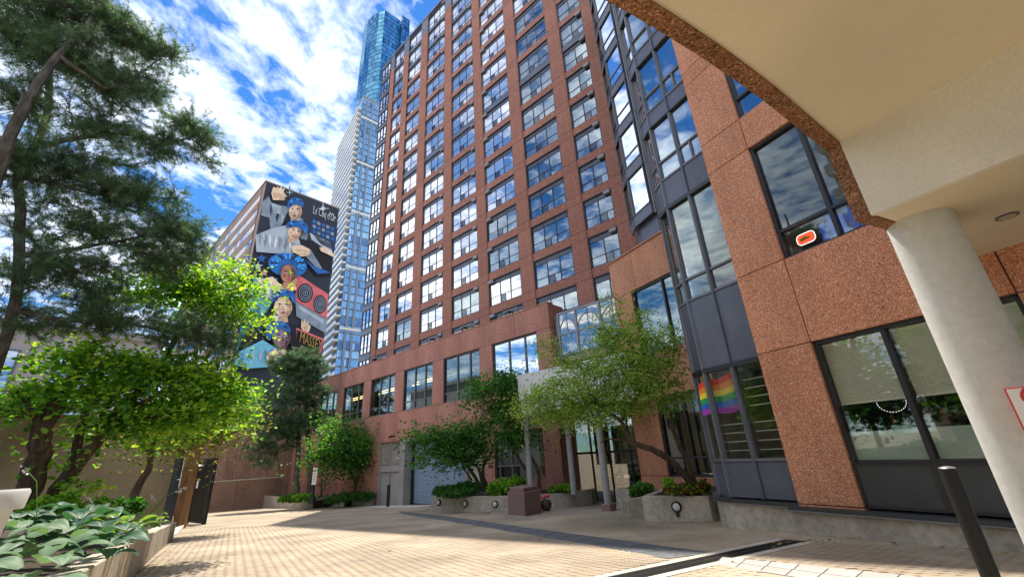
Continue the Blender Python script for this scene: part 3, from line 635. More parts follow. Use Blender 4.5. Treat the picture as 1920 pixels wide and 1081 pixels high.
# recessed glazing of the entrance beneath
en = frame_empty('entrance_lobby', 'dark glazed entrance front with glass door under the white canopy', 'entrance', PT + nT * 1.2, uT)
M_GOLD = mat('bronze frame', (0.35, 0.22, 0.09), 0.35, metal=.6)
xs = [-22.0, -20.4, -19.2, -18.0, -17.0, -15.9, -14.9, -14.0]
for i in range(7):
    fr = MB(); w = xs[i + 1] - xs[i]; fr.box(0, .06, -.1, 0, 0, 5.9, M_GOLD if i in (1, 3) else M_FRAME).box(0, w, -.1, 0, 5.8, 5.9, M_FRAME).box(0, w, -.1, 0, 2.4, 2.5, M_FRAME).box(0, w, -.1, 0, 0, .12, M_FRAME)
    fo = fr.obj('door' if i in (2, 3) else 'window', en, loc=(xs[i], 0, -.95))
    MB().box(.06, w, -.06, -.045, .12, 2.4, G_DARK).obj('pane', fo); MB().box(.06, w, -.06, -.045, 2.5, 5.8, G_DARK).obj('pane', fo)
    if i in (2, 3): MB().tube([(.15, .05, .9), (.15, .05, 1.7)], .02, m=M_METAL_L, n=6).obj('handle', fo)
    if i in (4, 5): MB().box(.1, w - .05, -.3, -.28, 1.9, 3.6, M_BLIND).obj('blind', fo)
MB().box(-22, -14, -5, -4.9, -1, 6, M_DARK).box(-22, -14, -4.9, 0, -1.05, -.96, M_SLAB_E).box(-22, -14, -5, 0, 5.9, 6.0, M_ROOM).obj('lobby', en)
# ================================================================== THE CORNER BUILDING (near, right)
cb = frame_empty('corner_building', 'near orange brown granite building with dark metal bay and tall black framed windows', 'building', PR, uR)
RT = 30.0; RB = -.35
def PRs(s, o): return PR + uR * s - nR * o
LV = [0.50, 3.25, 4.95, 7.70, 8.55, 10.55, 11.0, 13.0, 13.45, 15.45, 15.9, 17.9, 18.35, 20.35, 20.8]
# core
MB().box(-16, -.25, -12, -1.6, RB, RT, M_DARK).box(-16, 4.4, -12, -5.2, 9.0, RT, M_DARK).obj('core', cb)
for i in range(len(LV) - 1): panel(cb, -1.25, -.19, LV[i], LV[i + 1], 0, M_AGG_R, d=.5)
panel(cb, -1.25, -.19, .05, .5, -.001, M_AGG_R, d=.3)
bays_R = [(-3.9, -1.25), (-7.9, -5.2), (-11.9, -9.2)]
seg = [(-1.25, -3.9), (-3.9, -5.2), (-5.2, -7.9), (-7.9, -9.2), (-9.2, -11.9), (-11.9, -16)]
winlv = [(.5, 3.25), (4.95, 7.70), (8.55, 10.55), (11.0, 13.0), (13.45, 15.45), (15.9, 17.9), (18.35, 20.35)]
for k, (a, c) in enumerate(seg):
    for i in range(len(LV) - 1):
        isw = any(abs(LV[i] - w0) < .01 for w0, w1 in winlv)
        if k % 2 == 0 and k < 5 and isw: continue
        m = (a + c) / 2
        for s0, s1 in ((a, c),): panel(cb, s1, s0, LV[i], LV[i + 1], 0, M_AGG_R, d=.5)
ext = MB().box(-16, -.19, -.6, 0, LV[-1] + .01, RT, M_AGG_R).obj('wall', cb)
def rwin(s1, s0, z0, z1, mul, rails, gm):
    return big_window(cb, s0, s1, z0, z1, mul, rails, gm, o=-.09, fm=M_FRAME, t=.055)
# the two near windows: ground floor with its dark metal apron, second floor with lit signs
gf = rwin(-1.25, -3.9, 1.15, 3.25, (1 - 1.07 / 2.65,), None, G_NEAR)

M_METAL_D = grain('dark green grey metal apron', [(0.028, 0.032, 0.035), (0.045, 0.05, 0.055)], 4, 0.4, big=(.8, .15), bump=.03, spec=.5)
ap = MB(); g = .02; w1 = -1.25 - 1.07
ap.box(w1 + g, -1.27, -.3, -.06, .54, 1.13, M_METAL_D); ap.obj('apron_panel', cb); MB().box(-3.88, w1 - g, -.3, -.06, .54, 1.13, M_METAL_D).obj('apron_panel', cb)
MB().box(w1 - .06, w1 + .06, -.3, -.03, .52, 1.15, M_FRAME).box(-3.9, -1.25, -.3, -.045, .5, .545, M_FRAME).box(-3.9, -1.25, -.3, -.045, 1.125, 1.16, M_FRAME).box(-1.29, -1.25, -.3, -.045, .5, 1.15, M_FRAME).obj('apron_frame', cb)
sf = rwin(-1.25, -3.9, 4.95, 7.70, (1 - 1.0 / 2.65,), .62, G_NEAR)
for (z0, z1) in winlv[2:]: rwin(-1.25, -3.9, z0, z1, (.6,), .6, G_CURT)
for s0, s1 in bays_R[1:]:
    for z0, z1 in winlv: rwin(s1, s0, z0, z1, (.6,), .6, G_NEAR)
# room behind the ground floor window
def room(s0, s1, z0, z1, dep, wall, floor=None):
    b = MB(); b.box(s0, s1, -dep, -dep + .05, z0, z1, wall).box(s0, s1, -dep, -.35, z0 - .05, z0, wall).box(s0, s1, -dep, -.35, z1, z1 + .05, wall).box(s0 - .05, s0, -dep, -.35, z0, z1, wall).box(s1, s1 + .05, -dep, -.35, z0, z1, wall)
    return b.obj('room', cb)
room(-3.85, -1.3, .55, 3.2, 1.5, mat('dark shop room', (.035, .032, .03), .9))
room(-3.85, -1.3, 4.9, 7.7, 1.5, mat('dim office room', (.10, .10, .085), .9))
M_SLATW = mat('white blind slat', (0.86, 0.88, 0.80), 0.5)
def blind(s0, s1, z0, z1, lab=None):
    r = empty('blind', None, None, (s0, -.22, 0), 0); r.parent = cb
    MB().box(0, s1 - s0, -.02, .025, z1 - .03, z1, M_SLATW).obj('head_rail', r); MB().box(0, s1 - s0, -.015, .02, z0 - .02, z0, M_SLATW).obj('bottom_rail', r)
    me = MB().box(0, s1 - s0, -.0105, .0105, 0, .003, M_SLATW).mesh('slat'); z = z0 + .012
    while z < z1 - .03:
        q = put('slat', me, r, (0, 0, z)); q.rotation_euler = (rad(74), 0, 0); z += .0265
    for x in (.2, (s1 - s0) / 2, s1 - s0 - .2): MB().box(x, x + .004, .016, .018, z0, z1, M_SLATW).obj('ladder_cord', r)
blind(-2.27, -1.31, 2.12, 3.18); blind(-3.85, -2.38, 2.12, 3.18)
M_FROST = bpy.data.materials.new('frosted film'); M_FROST.use_nodes = True; nt = M_FROST.node_tree; nt.nodes.clear()
_o = nt.nodes.new('ShaderNodeOutputMaterial'); _a = nt.nodes.new('ShaderNodeBsdfDiffuse'); _a.inputs[0].default_value = (.55, .66, .60, 1); _t = nt.nodes.new('ShaderNodeBsdfTransparent'); _m = nt.nodes.new('ShaderNodeMixShader'); _m.inputs[0].default_value = .86
nt.links.new(_t.outputs[0], _m.inputs[1]); nt.links.new(_a.outputs[0], _m.inputs[2]); nt.links.new(_m.outputs[0], _o.inputs[0])
MB().box(.06, 1.52, -.075, -.07, .06, .50, M_FROST).obj('frosted_film', gf); MB().box(1.62, 2.59, -.075, -.07, .06, .50, M_FROST).obj('frosted_film', gf)
def inR(name, label, cat, s, o, z):
    r = frame_empty(name, label, cat, PRs(s, o), uR, z); return r
M_LED = mat('white led', (1, 1, 1), emit=(.95, .9, 1), es=.6)
r = inR('ring_light', 'round ring of small white lights hanging inside the window under the left blind', 'neon sign', -1.95, -.42, 2.08)
b = MB(); b.tube([(.2 * math.cos(t), 0, .16 * math.sin(t)) for t in np.linspace(0, 2 * math.pi, 33)], .006, m=M_DARK, n=5, caps=False)
for t in np.linspace(0, 2 * math.pi, 31)[:-1]: b.box(.2 * math.cos(t) - .005, .2 * math.cos(t) + .005, .006, .01, .16 * math.sin(t) - .005, .16 * math.sin(t) + .005, M_LED)
b.obj('ring', r)
M_YEL = mat('yellow board', (.7, .5, .05), .6); M_REDP = mat('red plastic', (.5, .03, .02), .4); M_PAPER = mat('pale paper', (.5, .52, .45), .8); M_SKIN = mat('wood board', (.25, .15, .09), .7)
r = inR('price_board', 'red capped board with yellow edge inside the right ground floor pane', 'board', -3.25, -.6, 1.2); MB().box(-.25, .25, 0, .04, 0, 1.0, M_PAPER).obj('board', r); MB().box(.25, .29, 0, .05, 0, 1.0, M_YEL).obj('edge', r); MB().box(-.25, .29, 0, .05, 1.01, 1.14, M_REDP).obj('cap', r)
r = inR('poster', 'pale paper notice leaning inside the lower left pane behind frosted film', 'notice', -2.1, -.45, 1.17); MB().box(-.13, .13, 0, .01, 0, .36, M_PAPER).obj('sheet', r); MB().box(-.15, .15, -.02, 0, -.0, .38, M_SKIN).obj('backing', r)
r = inR('shelf', 'brown shop shelf with small red bottles inside the ground floor window', 'shelf', -1.9, -1.1, .6); MB().box(-.5, .5, -.2, .1, 1.1, 1.13, M_SKIN).box(-.5, .5, -.2, .1, .8, .83, M_SKIN).obj('board', r)
for k in range(5): MB().lathe([(.03, 0), (.03, .14), (.012, .18), (.012, .22)], M_REDP if k % 2 == 0 else M_SKIN, 8).obj('bottle', r, loc=(-.4 + .17 * k, 0, 1.13))
r = inR('chair', 'tan curved chair back seen inside the window behind the frosted film', 'chair', -2.05, -.75, 1.2); b = MB(); b.tube([(-.25, 0, .55), (-.1, 0, .62), (.1, 0, .6), (.22, 0, .5)], .035, m=M_SKIN, n=6).tube([(-.2, 0, .55), (-.15, 0, 0)], .02, m=M_SKIN, n=5).tube([(.15, 0, .55), (.2, 0, 0)], .02, m=M_SKIN, n=5); b.obj('back', r); MB().box(-.22, .22, -.4, 0, -.05, 0, M_SKIN).obj('seat', r)
# second floor signs in the window
r = inR('neon_sign', 'red rounded sign with glowing white outline in the upper window', 'neon sign', -1.62, -.30, 5.30)
def rrect(w, h, rr, n=6): return [(sx * (w / 2 - rr) + rr * math.cos(t), sz * (h / 2 - rr) + rr * math.sin(t)) for sx, sz, t0 in ((1, 1, 0), (-1, 1, 90), (-1, -1, 180), (1, -1, 270)) for t in [rad(t0 + 90 * q / n) for q in range(n + 1)]]
pl_ = rrect(.34, .22, .08); b = MB(); bm_ = [(x, 0, z) for x, z in pl_]; b.quad(bm_[::-1], mat('red sign face', (.5, .03, .015), .3, emit=(.7, .05, .02), es=.8)); b.obj('face', r)
b = MB(); b.tube(bm_ + bm_[:1], .007, m=M_LED, n=6, caps=False); b.obj('outline', r)
b = MB(); b.quad([(-.12, .01, -.02), (.0, .01, .05), (.12, .01, .02), (.1, .01, -.05), (-.02, .01, -.03)][::-1], M_YEL); b.obj('emblem', r)
M_BLUE = mat('bright blue plastic', (.01, .08, .55), .35, emit=(.0, .1, .7), es=.06)
r = inR('blue_letters', 'bright blue block shapes standing in the upper window beside the red sign', 'sign', -2.36, -.40, 5.07)
for k, (x, hgt) in enumerate(((-.28, .36), (-.12, .48), (.05, .42), (.20, .5), (.36, .4))): MB().box(x, x + .12, 0, .06, 0, hgt, M_BLUE).box(x - .02, x + .15, 0, .05, hgt * .6, hgt * .72, M_BLUE).obj('letter', r)
# plinth, sill ledge
def ledge_poly(off, P=None): pass
cornerA = azpt(PR + nR * .15, uR, 23.75); leftA = azpt(PR + nR * .15, uR, 22.35)
# bay plan (local s,o): front from pier to corner, chamfer, third facet
p_c = PRs(cornerA, -.15)
def local(P): q = np.array(P[:2]) - PR; return (q.dot(uR), -q.dot(nR))
def azline(P0, a_dir, a_to):
    u = dirv(a_dir); s = azpt(P0, u, a_to); return P0 + u * s
p_l = azline(p_c, -5.0, 22.55); p_3 = azline(p_l, 24.0, 22.35) if False else p_l + dirv(22.3) * 1.2
BP = [local(PRs(-.19, -.15)), local(p_c), local(p_l), local(p_3)]
p_back = local(PR + uR * 4.8 + nR * 4.6)
bay_levels = [(0.52, 1.22, 3.14), (3.24, 4.93, 7.62), (7.72, 8.53, 10.42), (10.46, 10.98, 12.87), (12.91, 13.43, 15.32), (15.36, 15.88, 17.77), (17.8, 18.3, 20.2), (20.25, 20.75, 22.7), (22.7, 23.2, 25.1), (25.15, 25.6, 27.5)]
G_BAYD = G_NEAR; G_BAYU = glass('bay upper clear window', .32, (.85, .95, 1), see=.75, wave=.1)
def bay_facet(parent, a, c, lights, levels, gm_of, opensash=False, trim=M_METAL_L, mm=M_METAL):
    a, c = np.array(a, float), np.array(c, float); L = np.linalg.norm(c - a); e = (c - a) / L; ang = math.atan2(e[1], e[0])
    wid = [L / lights] * lights
    for k, (zp, zs, zt) in enumerate(levels):
        zn = levels[k + 1][0] if k + 1 < len(levels) else zt + .1
        x = 0
        for i in range(lights):
            q = MB().box(x + .012, x + wid[i] - .012, -.1, -.012, zp + .01, zs - .01, mm).obj('spandrel_panel', parent, loc=(a[0], a[1], 0)); q.rotation_euler = (0, 0, ang)
            x += wid[i]
        fr = MB(); H = zt - zs
        fr.box(0, L, -.13, .015, 0, .05, M_FRAME_G).box(0, L, -.13, .035, H, H + (zn - zt), M_FRAME if k > -1 else trim).box(0, .045, -.12, .02, 0, H, M_FRAME_G).box(L - .045, L, -.12, .02, 0, H, M_FRAME_G)
        x = 0
        for i in range(lights - 1): x += wid[i]; fr.box(x - .04, x + .04, -.12, .02, 0, H, M_FRAME_G)
        fo = fr.obj('window', parent, loc=(a[0], a[1], zs)); fo.rotation_euler = (0, 0, ang)
        rail = [None, .58, .62, .62][min(k, 3)]; x = 0; gm = gm_of(k)
        for i in range(lights):
            x0 = x + .045; x1 = x + wid[i] - .045; x += wid[i]
            if rail:
                MB().box(x0, x1, -.1, .0, rail - .025, rail + .025, M_FRAME_G).obj('rail', fo)
                MB().box(x0, x1, -.06, -.05, .05, rail - .025, gm).obj('pane', fo); MB().box(x0, x1, -.06, -.05, rail + .025, H, gm).obj('pane', fo)
                if i == 0 and k >= 2 and opensash: MB().box((x0 + x1) / 2 - .02, (x0 + x1) / 2 + .02, -.1, .0, .05, rail, M_FRAME_G).obj('sash_bar', fo)
            else: MB().box(x0, x1, -.06, -.05, .05, H, gm).obj('pane', fo)
    for x in [0] + list(np.cumsum(wid)):
        q = MB().box(x - .022, x + .022, -.08, .03, levels[0][0], levels[-1][2], trim if x in (0,) else M_METAL).obj('mullion', parent, loc=(a[0], a[1], 0)); q.rotation_euler = (0, 0, ang)
bay = cb
bay_facet(bay, BP[0], BP[1], 2, bay_levels, lambda k: G_NEAR if k < 2 else G_BAYU, True)
bay_facet(bay, BP[1], BP[2], 1, bay_levels, lambda k: G_NEAR if k < 2 else G_BAY)
bay_facet(bay, BP[2], BP[3], 1, bay_levels, lambda k: G_BAY)
for x, cm in ((-.15, 0), (.6, 1)):
    for k in range(2, 9): put('curtain', curtain_mesh(.68, 1.8, M_CURT[(k + cm) % 2], 1.0 if k % 2 else .6), bay, (x, -.45, bay_levels[k][1] + .05))
# interior of the bay
M_ROOMB = mat('bay room', (.16, .16, .13), .9)
inner = [(BP[0][0] - .05, BP[0][1] - .02), (BP[1][0] - .06, BP[1][1] - .12), (BP[2][0] - .1, BP[2][1] - .12), (2.0, -1.9), (0.0, -1.9)]
b = MB()
for k, (zp, zs, zt) in enumerate(bay_levels):
    b.prism([(p[0], p[1] - .12) for p in inner], zp + .02, zs - .02, M_ROOMB)
b.box(-.2, 2.4, -2.0, -1.9, .3, 28, M_ROOMB).prism([(p[0], p[1] - .12) for p in inner], 27.5, 27.6, M_METAL); b.obj('bay_floor', bay)
MB().box(2.0, 2.1, -4.4, -1.9, RB, 28, M_METAL).obj('bay_side_wall', bay)
r = frame_empty('red_sofa', 'strip of red upholstery along the sill inside the second floor bay window', 'sofa', PRs(.12, -.55), uR, 4.95); MB().box(-.3, .36, -.3, .1, 0, .24, mat('red cloth', (.45, .04, .03), .8)).obj('seat', r); MB().box(-.3, .36, -.35, -.28, 0, .40, MATS['red cloth']).obj('backrest', r)
# plinth under bay and wall, with dark metal ledge on top
def off_poly(pts, d):
    out = []
    for i, p in enumerate(pts):
        ns = []
        for j in (i - 1, i):
            if 0 <= j < len(pts) - 1:
                e = np.array(pts[j + 1], float) - np.array(pts[j], float); e /= np.linalg.norm(e); ns.append(np.array([-e[1], e[0]]))
        n_ = sum(ns); n_ /= np.linalg.norm(n_); k = 1 / max(.5, n_.dot(ns[0])); out.append(np.array(p, float) + n_ * d * k)
    return out
bl = [BP[0], BP[1], BP[2], BP[3]]
oo = off_poly([(p[0], p[1]) for p in bl], -0.0)
def sgn_off(d): 
    o1 = off_poly(bl, d); return o1 if o1[0][1] > bl[0][1] else off_poly(bl, -d)
pin = [(-.19, -1.2), (2.0, -1.2)]
MB().prism([tuple(p) for p in sgn_off(.07)] + [(2.2, -1.4), (-.19, -1.4)], RB, .42, M_CONC).obj('plinth', cb, bevel=.01)
MB().prism([tuple(p) for p in sgn_off(.12)] + [(2.2, -1.0), (-.19, -1.0)], .43, .50, M_METAL_D).obj('ledge', cb); MB().prism([tuple(p) for p in sgn_off(.13)] + [(2.2, -1.0), (-.19, -1.0)], .422, .43, M_METAL_L).obj('ledge_trim', cb)
for k in range(5): MB().box(-.125 - 3.2 * (k + 1) if k else -3.3, -.125 - 3.2 * k + (.0), -.5, .12, RB, .40, M_CONC).obj('plinth', cb, bevel=.01)
MB().box(-16, -.10, -.5, .18, .415, .47, M_METAL_D).obj('ledge', cb); MB().box(-16, -.10, -.5, .19, .402, .412, M_METAL_L).obj('ledge_trim', cb)
# rainbow flag and white bars inside the ground floor bay
fl = frame_empty('rainbow_flag', 'rainbow striped cloth flag hung inside the ground floor bay window', 'flag', PRs(0, -.26), uR, 0)
FC = [(.85, .06, .03), (.92, .30, .02), (.95, .75, .05), (.03, .42, .10), (.03, .16, .68), (.45, .06, .60)]
PFl = PRs(0, -.26)
cornersF = [vpt(*p, PFl, uR) for p in ((1309, 722), (1374, 696), (1391, 768), (1320, 779))]
for k in range(6):
    b = MB(); n = 14
    for i in range(n):
        q = []
        for (ii, kk) in ((i, k), (i + 1, k), (i + 1, k + 1), (i, k + 1)):
            u_ = ii / n; v_ = kk / 6 ; top = np.array(cornersF[0]) * (1 - u_) + np.array(cornersF[1]) * u_; bot = np.array(cornersF[3]) * (1 - u_) + np.array(cornersF[2]) * u_
            p = top * (1 - v_) + bot * v_; q.append((p[0], .03 * math.sin(u_ * 9 + v_ * 2), p[1] + .025 * math.sin(u_ * 7)))
        b.quad(q, mat('flag stripe %d' % k, FC[k], .8, emit=FC[k], es=.0))
    b.obj('stripe', fl)
def bars(a, c, name='window_bars'):
    a, c = np.array(a), np.array(c); e = (c - a) / np.linalg.norm(c - a); L = np.linalg.norm(c - a); ang = math.atan2(e[1], e[0])
    for z in (1.42, 1.60, 1.78, 1.96, 2.30, 2.48, 2.66, 2.84):
        q = MB().box(.06, L - .06, -.2, -.185, z, z + .022, M_WHITE).obj('window_bar', bay, loc=(a[0], a[1], 0)); q.rotation_euler = (0, 0, ang)
mid = (np.array(BP[0]) + np.array(BP[1])) / 2
bars(BP[0], mid); bars(mid, BP[1]); bars(BP[1], BP[2])
# E block: the set back stretch left of the bay
EO = -3.8
ew = 7.85
zE = [RB - .3, .62, 3.35, 4.95, 7.72, 8.35, 9.42]
MB().box(2.1, ew - .02, EO - 4, EO - .9, RB - .5, 9.3, M_DARK).obj('core', cb)
panel(cb, 6.45, ew, -.6, .62, EO, M_AGG_R, d=.6); panel(cb, 6.45, ew, .62, 3.35, EO, M_AGG_R, d=.6)
panel(cb, 2.1, 6.45, 3.35, 4.95, EO, M_AGG_R, d=.3); panel(cb, 6.45, ew, 3.35, 4.95, EO, M_AGG_R, d=.3)
panel(cb, 6.75, ew, 4.95, 7.72, EO, M_AGG_R, d=.6)
for s0, s1 in ((2.1, 4.3), (4.3, 6.45), (6.45, ew)): panel(cb, s0, s1, 7.72, 9.42, EO, M_AGG_R, d=.4)
panel(cb, 2.1, 6.45, -.6, .6, EO, M_AGG_R, d=.3)
big_window(cb, 2.6, 6.45, .6, 3.35, (.36, .70), .6, G_DARK, o=EO - .1, fm=M_FRAME)
big_window(cb, 2.6, 6.75, 4.95, 7.72, (.30, .62), .0, G_POD, o=EO - .1, fm=M_FRAME)
MB().box(ew - .13, ew - .001, EO - 4.5, EO - .02, -.6, 9.42, M_AGG_R).box(2.1, ew + .04, EO - .5, EO + .05, 9.43, 9.50, M_AGG_R).obj('side_wall', cb)
MB().box(2.2, ew - .14, EO - 4.5, EO - .41, 9.2, 9.3, M_ROOM).obj('roof', cb)
# bay B: glazed shaft standing on the set back block
p2 = azline(PE + nR * .12, -28.5, 21.95); p1 = azline(p2, -19.5, 19.3); p0 = azline(p1, 2.0, 18.55); p3 = p2 + dirv(10) * .0
pA = azline(p2, -60, 22.6)
lvB = [(9.45 if k == 0 else 9.55 + 2.45 * k - 1.15 + .02, 9.55 + 2.45 * k - 1.15 + .55 + (.6 if k == 0 else 0), 9.55 + 2.45 * k + 1.28) for k in range(0, 8)]
lvB = [(8.55 + 2.45 * k - .5, 8.55 + 2.45 * k, 8.55 + 2.45 * k + 1.9) for k in range(1, 9)]
bay_facet(cb, local(p0), local(p1), 1, lvB, lambda k: G_NEAR); bay_facet(cb, local(p1), local(p2), 1, lvB, lambda k: G_BAY)
bay_facet(cb, local(p2), local(p2 + dirv(40) * 1.2), 1, lvB, lambda k: G_BAYU)
b = MB(); b.prism([local(p0 + nR * .2), local(p1 + nR * .15), local(p2 + nR * .15), local(p2 + nR * 3.5), local(p0 + nR * 3.5)], 9.0, 30, M_METAL); b.obj('bay_core', cb)
# ================================================================== PORTE COCHERE: canopy, column
can = empty('entrance_roof', 'cream soffit roof over the driveway with brown granite fascia and dropped beam', 'canopy', (0, 0, 0))
ZH, ZL = 4.87, 3.87
outs = [hpt(x, y, ZH)[:2] for x, y in ((1133, 0), (1178, 24), (1253, 69), (1320, 111), (1380, 152), (1430, 188), (1484, 231), (1548, 283))]
o2 = [hpt(1606, 415, ZL)[:2], hpt(1665, 432, ZL)[:2]]
curve = [np.array([-4.6, 1.0]), np.array([-3.3, 1.2]), np.array([-2.0, 1.4]), np.array([-.6, 1.75])] + outs[0:1] + outs[1:7] + [(outs[7] + o2[0]) / 2] + [o2[1]]
rw = PR + uR * azpt(PR, uR, 46.0); 
curve.append(rw + nR * -.02)
def resamp(L, n):
    L = [np.array(p) for p in L]; seg = [0]
    for i in range(len(L) - 1): seg.append(seg[-1] + np.linalg.norm(L[i + 1] - L[i]))
    out = []
    for k in range(n + 1):
        t = seg[-1] * k / n; i = min(max(j for j in range(len(L)) if seg[j] <= t + 1e-9), len(L) - 2); out.append(L[i] + (L[i + 1] - L[i]) * (t - seg[i]) / (seg[i + 1] - seg[i]))
    return out
inn = []
for i, p in enumerate(curve):
    t = curve[min(i + 1, len(curve) - 1)] - curve[max(i - 1, 0)]; t = t / np.linalg.norm(t); inn.append(p + np.array([t[1], -t[0]]) * .15)
kb = 11                                            # index where the dropped beam starts
b = MB()
for i in range(len(curve) - 1):
    zb = ZH if i < kb else ZL
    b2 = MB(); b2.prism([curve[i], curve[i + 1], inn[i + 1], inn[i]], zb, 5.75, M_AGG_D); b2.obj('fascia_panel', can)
endw = PR - uR * 14
beam0 = inn[kb]; ubm = dirv(148.0); beam1 = beam0 + ubm * 9.0
hi = [tuple(p) for p in inn[:kb + 1]] + [tuple(beam0 + ubm * t) for t in (3, 6, 9)] + [(beam1[0], -3.5), (-4.6, -3.5)]
MB().prism(hi, ZH + .03, 5.3, M_STUCCO).obj('soffit', can)
lowp = [tuple(p) for p in inn[kb:]] + [tuple(PR + uR * -4.6 - nR * .01), tuple(PR - uR * 13 - nR * .01), tuple(beam1)]
MB().prism([tuple(beam0), tuple(beam0 + ubm * 9), tuple(beam1 + np.array([.06, .03])), tuple(beam0 + np.array([.06, .03]))], ZL, 5.3, M_STUCCO_W).obj('beam_face', can)
MB().prism([(x + .03, y) for x, y in lowp], ZL + .004, ZL + .2, M_STUCCO).obj('soffit', can)
MB().prism([tuple(p) for p in curve] + [(9, -3.5), (-4.6, -3.5)], 5.76, 5.95, M_CONC).obj('roof', can)
CCOL = np.array([4.80, 4.36])
col = empty('round_column', 'thick round pale grey column holding up the driveway roof', 'column', (CCOL[0], CCOL[1], gz(CCOL[1])))
MB().lathe([(.295, 0), (.295, ZL - gz(CCOL[1]) + .002)], M_COLUMN, 64).obj('shaft', col, smooth=True)
q = hpt(1888, 405, ZL)
dl = empty('ceiling_light', 'small round recessed light in the low soffit right of the column', 'ceiling light', (q[0], q[1], ZL))
MB().lathe([(.10, -.012), (.10, .004)], M_FRAME_G, 24).obj('trim', dl); MB().lathe([(.075, -.014), (.075, .0)], mat('light lens', (.55, .5, .4), .4), 24).obj('lens', dl)
# parking sign on the column
sp = np.array([ray(1938, 757)[0], ray(1938, 757)[1]]); sp /= np.linalg.norm(sp)
e_ = np.array([sp[1], -sp[0]])
dS = 5.93; Psg = sp * dS; zs = EYE + ray(1905, 757)[2] / math.hypot(*ray(1905, 757)[:2]) * dS
sg = empty('no_parking_sign', 'white rectangular sign with red border and red prohibition ring at the column', 'sign', (Psg[0], Psg[1], zs), math.atan2(e_[1], e_[0]))
zt_ = EYE + ray(1905, 725)[2] / math.hypot(*ray(1905, 725)[:2]) * dS - zs
M_SIGNW = mat('sign white', (.75, .73, .70), .4); M_SIGNR = mat('sign red', (.55, .03, .03), .4)
MB().box(-.13, .20, 0, .008, -.26, zt_, M_SIGNR).obj('border', sg, bevel=.002); MB().box(-.118, .188, -.003, 0, -.248, zt_ - .012, M_SIGNW).obj('plate', sg)
b = MB(); n = 24
for i in range(n):
    a0, a1 = 2 * math.pi * i / n, 2 * math.pi * (i + 1) / n; b.quad([(.035 + r_ * math.cos(a), -.005, .05 + r_ * math.sin(a)) for r_, a in ((.09, a0), (.09, a1), (.068, a1), (.068, a0))], M_SIGNR)
b.quad([(-.03, -.0055, .115), (-.015, -.0055, .13), (.10, -.0055, -.015), (.085, -.0055, -.03)], M_SIGNR); b.obj('ring', sg)
# ================================================================== PLANTERS, COURTYARD WALLS, STREET FURNITURE
def wall_ring(poly, th, z0s, z1, m, name, root, closed=False, bevel=.012):
    """low wall along a plan polyline, outer line given, thickness th to the left side"""
    pts = [np.array(p, float) for p in poly]; n = len(pts); segs = n if closed else n - 1
    offs = []
    for i in range(n):
        es = []
        for j in (i - 1, i):
            if 0 <= j < n - 1: e = pts[j + 1] - pts[j]; e /= np.linalg.norm(e); es.append(np.array([-e[1], e[0]]))
        q = sum(es); q /= np.linalg.norm(q); offs.append(pts[i] + q * th / max(.5, q.dot(es[0])))
    for i in range(segs):
        P4 = [pts[i], pts[i + 1], offs[i + 1], offs[i]]; c = sum(P4) / 4; P4 = [p - c for p in P4]
        MB().prism(P4, [gz((p + c)[1]) - .06 for p in P4], z1, m).obj(name, root, bevel=bevel, loc=(c[0], c[1], 0))
def soil(poly, z, root):
    MB().prism([tuple(p) for p in poly], z - .5, z, M_SOIL).obj('soil', root)
def on_wing(s, o=-.03): return PT + uT * s + nT * o
# middle planter
mp_ = empty('planter', 'long low curved concrete planter with three round wall lights beside the blue shutter', 'planter')
midf = [on_wing(-9.0), np.array([-4.24, 21.15]), np.array([-2.6, 20.1]), np.array([-.79, 19.3]), np.array([.4, 18.95]), np.array([1.3, 19.05]), np.array([2.1, 19.45]), np.array([2.9, 20.0]), np.array([3.2, 20.6])]
wall_ring(midf, .22, None, .05, M_CONC, 'wall', mp_)
soil([p + nT * .1 for p in midf[1:8]] + [on_wing(-13.9), on_wing(-9.3)], -.02, mp_)
def bulk_light(P, nrm, r, label, extra=False):
    a = math.atan2(nrm[1], nrm[0]); o = empty('wall_light', label, 'wall light', (P[0], P[1], P[2]), a - math.pi / 2, None)
    b = MB(); b.lathe([(r, 0), (r, .05), (r * .82, .075), (r * .72, .06)], M_BLACK, 24); q = b.obj('ring', o, smooth=True); q.rotation_euler = (rad(-90), 0, 0)
    b = MB(); b.lathe([(r * .73, .02), (r * .70, .065), (r * .45, .085), (r * .1, .092)], mat('opal light lens', (.62, .62, .58), .25), 24); q = b.obj('lens', o, smooth=True); q.rotation_euler = (rad(-90), 0, 0)
    if extra: MB().box(-.03, .03, 0, .06, -r - .09, -r + .01, M_BLACK).obj('bracket', o)
    return o
def on_seg(px, py, A, B):
    u = (B - A) / np.linalg.norm(B - A); s, z = vpt(px, py, A, u); return A + u * s, z, np.array([u[1], -u[0]])
for (px, py), k in zip(((823, 941), (872.7, 943), (928.7, 944)), range(3)):
    A, B_ = (midf[1], midf[2]) if k < 2 else (midf[2], midf[3])
    P, z, nn = on_seg(px, py, A, B_)
    bulk_light((P[0], P[1], z), nn, .135, ['round black ringed wall light on the curved planter, leftmost of its three', 'round black ringed wall light on the curved planter, middle of its three', 'round black ringed wall light on the curved planter, next to the stone block'][k])['group'] = 'lights on the curved planter'
